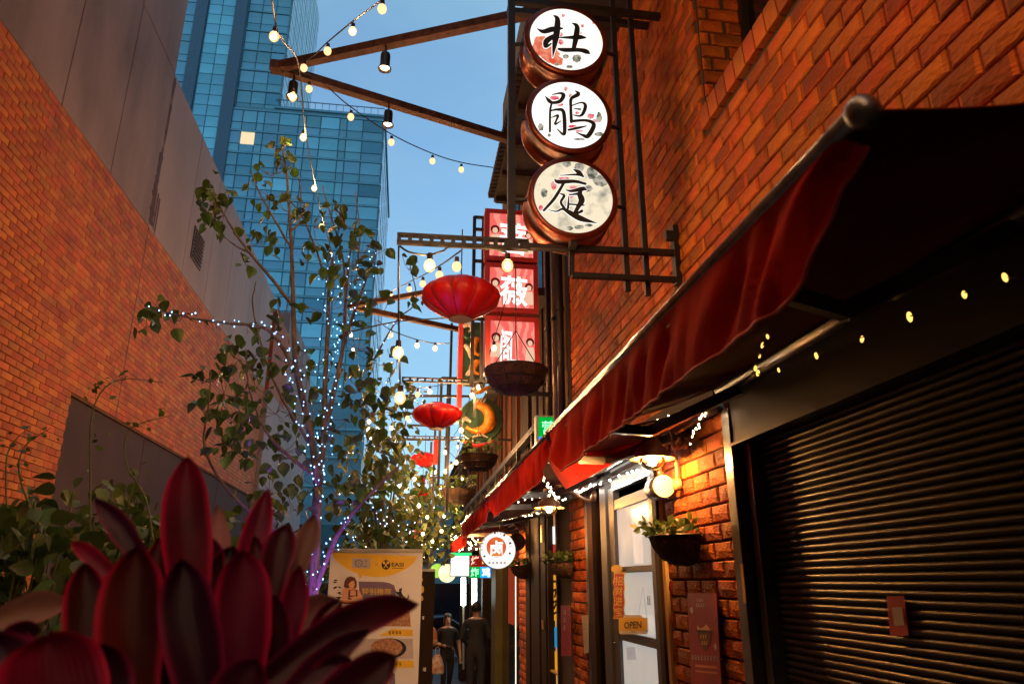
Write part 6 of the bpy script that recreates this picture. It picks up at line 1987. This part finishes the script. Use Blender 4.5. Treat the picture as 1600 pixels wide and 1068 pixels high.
for sx in (-1, 1):
    bf(zpx([(903 + sx * 34, 352), (903 + sx * 24, 360), (903 - sx * 30, 282), (903 - sx * 20, 274)]), 'logo_cutlery', 'yellow_print', .005 + .0004 * sx)
    bf(zpx(ell(903 - sx * 30, 276, 19, 22, 14)), 'logo_cutlery_head', 'yellow_print', .0058 + .0004 * sx)
text_px(ban, 'EASI', (510 + 990 / 9.71, 850 + 272 / 9.71, 510 + 1170 / 9.71, 850 + 332 / 9.71, .4), 'black_print', Y=BY, d=.004, weight=.022)
bf(zpx([(995, 352), (1165, 358), (1165, 366), (995, 360)]), 'tagline', 'black_print', .004)
# purple speech panel
bf(zpx([(488, 560), (860, 566), (960, 585), (1030, 620), (1045, 690), (1048, 835), (560, 832), (500, 720)]), 'purple_panel', 'purple_print', .003)
text_px(ban, '特别推荐', (510 + 540 / 9.71, 850 + 655 / 9.71, 510 + 985 / 9.71, 850 + 762 / 9.71, 1.2), 'gold_print', Y=BY, d=.005, weight=.016)
# girl at the counter
bf(zpx([(255, 660), (330, 640), (420, 650), (490, 690), (550, 790), (552, 835), (230, 835), (235, 730)]), 'girl_body', 'peach_print', .004)
bf(zpx([(335, 690), (470, 690), (475, 835), (330, 835)]), 'apron', 'brown_print', .005)
bf(zpx([(362, 700), (445, 700), (448, 770), (360, 775)]), 'apron_bib', 'peach_print', .006)
bf(zpx([(262, 640), (275, 560), (310, 500), (370, 482), (430, 500), (460, 560), (462, 640), (440, 668), (380, 655), (300, 660)]), 'girl_hair', 'brown_print', .0062)
bf(zpx([(335, 600), (375, 560), (420, 545), (432, 600), (420, 650), (385, 672), (345, 640)]), 'girl_face', 'peach_print', .007)
bf(zpx([(380, 660), (420, 660), (424, 700), (378, 700)]), 'girl_neck', 'orange_print', .0068)
bf(zpx([(345, 800), (440, 780), (550, 830), (400, 835)]), 'girl_arms', 'peach_print', .0072)
bf(zpx([(180, 840), (1280, 870), (1282, 905), (190, 898)]), 'counter', 'orange_print', .0075)
bf(zpx([(235, 872), (1280, 890), (1282, 905), (190, 898)]), 'counter_edge', 'brown_print', .008)
# cat
bf(zpx([(1100, 690), (1108, 670), (1122, 668), (1140, 650), (1146, 690), (1138, 715), (1155, 760), (1190, 800), (1215, 835), (1110, 840), (1105, 770), (1050, 735), (1035, 690), (1045, 680), (1060, 715), (1105, 715)]), 'cat', 'black_print', .0085)
bf(zpx([(1180, 825), (1215, 838), (1245, 825), (1255, 790), (1245, 762), (1232, 770), (1240, 800), (1220, 815)]), 'cat_tail', 'black_print', .0086)
bf(zpx([(1128, 800), (1150, 790), (1165, 840), (1125, 840)]), 'cat_gap', 'white_print', .009)
# food photos below
bf([(532, 952), (640, 955), (642, 978), (534, 976)], 'food_photo', 'food_print', .003)
bf([(540, 948), (600, 949), (602, 976), (538, 976)], 'dish', 'brown_print', .004)
bf([(612, 982), (645, 983), (646, 993), (592, 992)], 'caption_bar', 'yellow_print', .003)
marks(ban, 607, 985, 628, 990, 4, 'black_print', Y=BY, d=.005)
bf([(538, 997), (645, 997), (646, 1028), (540, 1028)], 'food_photo', 'pale_print', .003)
bf(ell(608, 1012, 27, 16, 22), 'dish', 'black_print', .004)
bf(ell(604, 1011, 25, 14.5, 22), 'dish_food', 'food_print', .005)
bf([(560, 1031), (646, 1031), (647, 1042), (561, 1043)], 'caption_bar', 'yellow_print', .003)
marks(ban, 613, 1034, 628, 1039, 3, 'black_print', Y=BY, d=.005)
bf([(540, 1048), (612, 1048), (617, 1052), (618, 1085), (540, 1085)], 'purple_panel', 'purple_print', .003)
text_px(ban, '精选', (584, 1052, 609, 1068), 'gold_print', Y=BY, d=.005, weight=.016)
# ivy print down its left edge
rr = random.Random(4)
for i in range(26):
    u, v = 518 + rr.uniform(0, 10), 908 + i * 3.2 + rr.uniform(-2, 2)
    a_ = rr.uniform(-.6, .6)
    bf([(u, v), (u + 4 * math.cos(a_), v + 4 * math.sin(a_) - 1.3), (u + 8 * math.cos(a_), v + 8 * math.sin(a_)), (u + 4 * math.cos(a_), v + 4 * math.sin(a_) + 1.3)], 'printed_leaf', 'black_print', .003 + i * .0001)

# dark menu board behind the banner
MY = 9.6
a, b = P(650, 892, Y=MY), P(680, 892, Y=MY)
mb = thing('menu_board', 'dark brown standing menu board just right of the banner', 'board', ((a.x + b.x) / 2, MY, gz(MY)))
G().b2((a.x, MY, gz(MY)), (b.x, MY + .08, a.z)).build('board', M['dark_wood'], mb, bevel=.005)
G().b2((a.x, MY - .02, a.z), (b.x, MY + .09, a.z + .03)).build('cap', M['plastic_grey'], mb)
marks(mb, 659, 962, 664, 967, 1, 'white_print', Y=MY, d=.004)
marks(mb, 660, 1042, 668, 1048, 1, 'white_print', Y=MY, d=.004)
for v, w in ((905, 3), (920, 6), (934, 4)):
    flat(ell(659, v, w * .6, w, 10), 'printed_spot', 'gold_print', mb, .004, Y=MY)

# ------------------------------------------------------------------ people
def skin_body(name, joints, edges, parent, mats, classify, sub=2):
    names = list(joints)
    me = bpy.data.meshes.new(name)
    me.from_pydata([joints[n][0] for n in names], [(names.index(a), names.index(b)) for a, b in edges], [])
    o = bpy.data.objects.new('tmp', me)
    col.objects.link(o)
    md = o.modifiers.new('skin', 'SKIN')
    md.use_smooth_shade = True
    sv = me.skin_vertices[0].data
    for i, n in enumerate(names):
        r = joints[n][1]
        sv[i].radius = r if isinstance(r, tuple) else (r, r)
        sv[i].use_root = (i == 0)
    s2 = o.modifiers.new('sub', 'SUBSURF')
    s2.levels = s2.render_levels = sub
    dg = bpy.context.evaluated_depsgraph_get()
    out = bpy.data.meshes.new_from_object(o.evaluated_get(dg))
    bpy.data.objects.remove(o)
    out.materials.clear()
    for m_ in mats: out.materials.append(M[m_])
    for p in out.polygons:
        p.material_index = classify(p.center)
        p.use_smooth = True
    ob = bpy.data.objects.new(name, out)
    col.objects.link(ob)
    ob.parent = parent
    WL[ob.name] = WL[parent.name]
    return ob

def hand(joints, edges, wrist, d, side, s):
    """palm and five short finger chains"""
    d = Vector(d).normalized(); side = Vector(side).normalized()
    w = Vector(joints[wrist][0])
    palm = wrist + '_palm'
    joints[palm] = (tuple(w + d * .07 * s), (.034 * s, .02 * s)); edges.append((wrist, palm))
    for k, (off, ln) in enumerate(((-.026, .065), (-.009, .078), (.009, .072), (.025, .055))):
        f1, f2 = f'{palm}f{k}', f'{palm}g{k}'
        joints[f1] = (tuple(w + d * (.07 + ln * .5) * s + side * off * s), .0095 * s)
        joints[f2] = (tuple(w + d * (.07 + ln) * s + side * off * s + Vector((0, -.015 * s, 0))), .0075 * s)
        edges += [(palm, f1), (f1, f2)]
    th = f'{palm}t'
    joints[th] = (tuple(w + d * .06 * s + side * -.05 * s), .0105 * s)
    edges.append((palm, th))

def person(label, x, y, H, face, top, legs, sleeve, pose, hair_long, hair_mat='hair', build_=1.0):
    g0 = gz(y)
    t = thing('person', label, 'person', (x, y, g0))
    t.rotation_euler = (0, 0, face)
    k = H / 1.72
    J, E_ = {}, []
    def j(n, p, r): J[n] = (tuple(Vector(p) * k), tuple(a * k * build_ for a in r) if isinstance(r, tuple) else r * k * build_)
    # local frame: the person looks towards -Y
    j('pelvis', (0, 0, .93), (.15, .105)); j('waist', (0, -.005, 1.08), (.13, .095)); j('chest', (0, .0, 1.26), (.155, .11)); j('shoul', (0, .01, 1.38), (.13, .085))
    j('neck', (0, .01, 1.46), .052); j('head', (0, -.015, 1.56), (.072, .085)); j('crown', (0, .0, 1.655), (.066, .08))
    E_ += [('pelvis', 'waist'), ('waist', 'chest'), ('chest', 'shoul'), ('shoul', 'neck'), ('neck', 'head'), ('head', 'crown')]
    for s, n in ((-1, 'l'), (1, 'r')):
        j('hip' + n, (s * .09, 0, .86), (.09, .095)); 
        kn, an, to = pose['leg' + n]
        j('knee' + n, kn, .062); j('ank' + n, an, .043); j('toe' + n, to, (.04, .03))
        E_ += [('pelvis', 'hip' + n), ('hip' + n, 'knee' + n), ('knee' + n, 'ank' + n), ('ank' + n, 'toe' + n)]
        el, wr = pose['arm' + n]
        j('sh' + n, (s * .185, .01, 1.37), .058); j('elb' + n, el, .043); j('wri' + n, wr, .03)
        E_ += [('shoul', 'sh' + n), ('sh' + n, 'elb' + n), ('elb' + n, 'wri' + n)]
        d = Vector(wr) - Vector(el)
        hand(J, E_, 'wri' + n, d, d.cross(Vector((0, 1, 0.2))), k)
    hz, sz = .98 * k, 1.43 * k
    els = [Vector(pose['arml'][0]) * k, Vector(pose['armr'][0]) * k]
    def cls(c):
        if c.z > sz: return 0
        if abs(c.x) > .15 * k or c.y < -.14 * k:
            if sleeve == 'short':
                for e, s in zip(els, (-1, 1)):
                    sh = Vector((s * .185, .01, 1.37)) * k
                    ax = (e - sh)
                    f = (c - sh).dot(ax) / ax.length_squared
                    if f > .72 and c.z < 1.33 * k and c.x * s > .06 * k and c.z > .62 * k: return 0
            elif c.z < .9 * k and abs(c.x) > .2 * k: return 0
        if c.z < .06 * k: return 3
        if c.z < hz: return 2
        return 1
    skin_body('body', J, E_, t, ('skin', top, legs, 'black_cloth'), cls)
    # hair: cap over the skull, longer at the back when worn long
    hv = G()
    o3 = Vector((x, y, g0))
    c = Vector((0, .012, 1.605)) * k
    n, m = 18, 10
    vs = []
    for i in range(m + 1):
        th = math.pi * (.0 + .64 * i / m)
        for q in range(n):
            a = 2 * math.pi * q / n
            front = max(0, -math.sin(a))
            lim = th * (1 - .45 * front) if not hair_long else th * (1 - .5 * front ** 2)
            r = .101 * k * (1 + .03 * math.sin(5 * a))
            p = Vector((r * .92 * math.sin(lim) * math.cos(a), r * 1.06 * math.sin(lim) * math.sin(a), r * 1.14 * math.cos(lim)))
            if hair_long and i > 5:
                p.z -= (i - 5) * .045 * k * (1 - front) ** .5 if front < .6 else 0
            vs.append(c + p)
    hv.add([v_ + o3 for v_ in vs], [(i * n + q, i * n + (q + 1) % n, (i + 1) * n + (q + 1) % n, (i + 1) * n + q) for i in range(m) for q in range(n)])
    hv.build('hair', M[hair_mat], t, smooth=True)
    # face
    f = Vector((0, -.015, 1.56)) * k + o3
    fy = -.088 * k
    for s in (-1, 1):
        G().ball(f + Vector((s * .03 * k, fy + .006 * k, .025 * k)), .009 * k, 8, 6, sc=(1.3, .6, .7)).build('eye', M['black_print'], t)
        G().ball(f + Vector((s * .082 * k, .02 * k, .01 * k)), .02 * k, 8, 6, sc=(.4, .8, 1.4)).build('ear', M['skin'], t, smooth=True)
    G().ball(f + Vector((0, fy - .004 * k, -.008 * k)), .016 * k, 8, 6, sc=(.8, 1.0, 1.3)).build('nose', M['skin'], t, smooth=True)
    G().ball(f + Vector((0, fy + .012 * k, -.047 * k)), .02 * k, 8, 6, sc=(1.2, .5, .4)).build('mouth', M['brown_print'], t, smooth=True)
    return t
stand = {'legl': ((-.10, 0, .49), (-.11, .03, .08), (-.12, -.09, .035)), 'legr': ((.10, 0, .49), (.11, .03, .08), (.12, -.09, .035)),
         'arml': ((-.25, .04, 1.12), (-.20, -.16, 1.02)), 'armr': ((.25, .04, 1.12), (.20, -.16, 1.02))}
walk = {'legl': ((-.08, -.10, .5), (-.08, .02, .09), (-.08, -.11, .04)), 'legr': ((.08, .06, .49), (.09, .28, .14), (.09, .2, .05)),
        'arml': ((-.25, .03, 1.12), (-.02, -.2, 1.07)), 'armr': ((.26, .05, 1.11), (.28, -.02, .86))}
wp = P(699, 1000, Y=15.6)
person('woman in black t-shirt and trousers walking towards us, looking aside', wp.x, 15.6, 1.62, R_(6), 'black_cloth', 'black_cloth', 'short', walk, True)
mp = P(744, 1000, Y=14.2)
person('man in dark clothes standing with his back to us, far right', mp.x, 14.2, 1.80, R_(165), 'navy_cloth', 'navy_cloth', 'long', stand, False, 'hair', 1.08)
op = P(664, 1000, Y=14.6)
person('person in an orange top half hidden behind the menu board', op.x, 14.6, 1.66, R_(150), 'orange_cloth', 'black_cloth', 'short', walk, True)
# patterned carrier bag
c = P(683, 1034, Y=14.4)
bg = thing('carrier_bag', 'crumpled patterned carrier bag held low beside the menu board', 'bag', c - Vector((0, 0, .2)))
vs = []
for i, (z, w, d) in enumerate(((-.20, .10, .03), (-.17, .13, .05), (-.05, .12, .05), (.06, .085, .035), (.13, .05, .02))):
    for q in range(12):
        a_ = 2 * math.pi * q / 12
        kk = 1 + .12 * noise.noise(Vector((q * .9, i * 1.3, 4)))
        vs.append(c + Vector((w * kk * math.cos(a_), d * kk * math.sin(a_), z)))
G().add(vs, [(i * 12 + q, i * 12 + (q + 1) % 12, (i + 1) * 12 + (q + 1) % 12, (i + 1) * 12 + q) for i in range(4) for q in range(12)] + [tuple(range(11, -1, -1))]).build('sack', M['bag_plastic'], bg, smooth=True)
G().tube(curve([c + Vector((-.03, 0, .13)), c + Vector((-.03, 0, .24)), c + Vector((.03, 0, .24)), c + Vector((.03, 0, .13))], 5), .006, 5).build('handle', M['bag_plastic'], bg)

# parked car at the street end
cp_ = P(676, 975, Y=28)
car = thing('parked_car', 'dark parked car at the far end of the lane', 'car', (cp_.x - .2, 28, gz(28)))
x0 = cp_.x - .2; z0 = gz(28)
prof = [(-2.0, .35), (-2.0, .75), (-1.5, .9), (-.9, .95), (-.5, 1.38), (.7, 1.42), (1.4, .98), (1.95, .9), (2.05, .6), (2.05, .35)]
vs = [(x0 + px_, 28 - .8, z0 + pz_) for px_, pz_ in prof] + [(x0 + px_, 28 + .8, z0 + pz_) for px_, pz_ in prof]
n = len(prof)
G().add(vs, [tuple(range(n)), tuple(range(2 * n - 1, n - 1, -1))] + [(i, n + i, n + (i + 1) % n, (i + 1) % n) for i in range(n)]).build('body', M['car_paint'], car, bevel=.06)
G().add([(x0 + a_, 28 - .805, z0 + b_) for a_, b_ in ((-.75, .98), (-.42, 1.32), (.62, 1.36), (1.2, .99))], [(0, 1, 2, 3)]).build('window', M['dark_glass'], car)
for wx in (-1.25, 1.3):
    w_ = G().lathe([(.2, -.1), (.33, -.1), (.33, .1), (.001, .1)], (x0 + wx, 28 - .75, z0 + .33), (0, 1, 0), 20).build('wheel', M['black_metal'], car)
    G().disc((x0 + wx, 28 - .86, z0 + .33), .2, n=14).build('rim', M['grey_metal'], w_)
for wx in (-2.0, 2.04):
    G().b2((x0 + wx - .02, 28 - .78, z0 + .62), (x0 + wx + .02, 28 - .5, z0 + .74)).build('light', M['pale_print'], car)
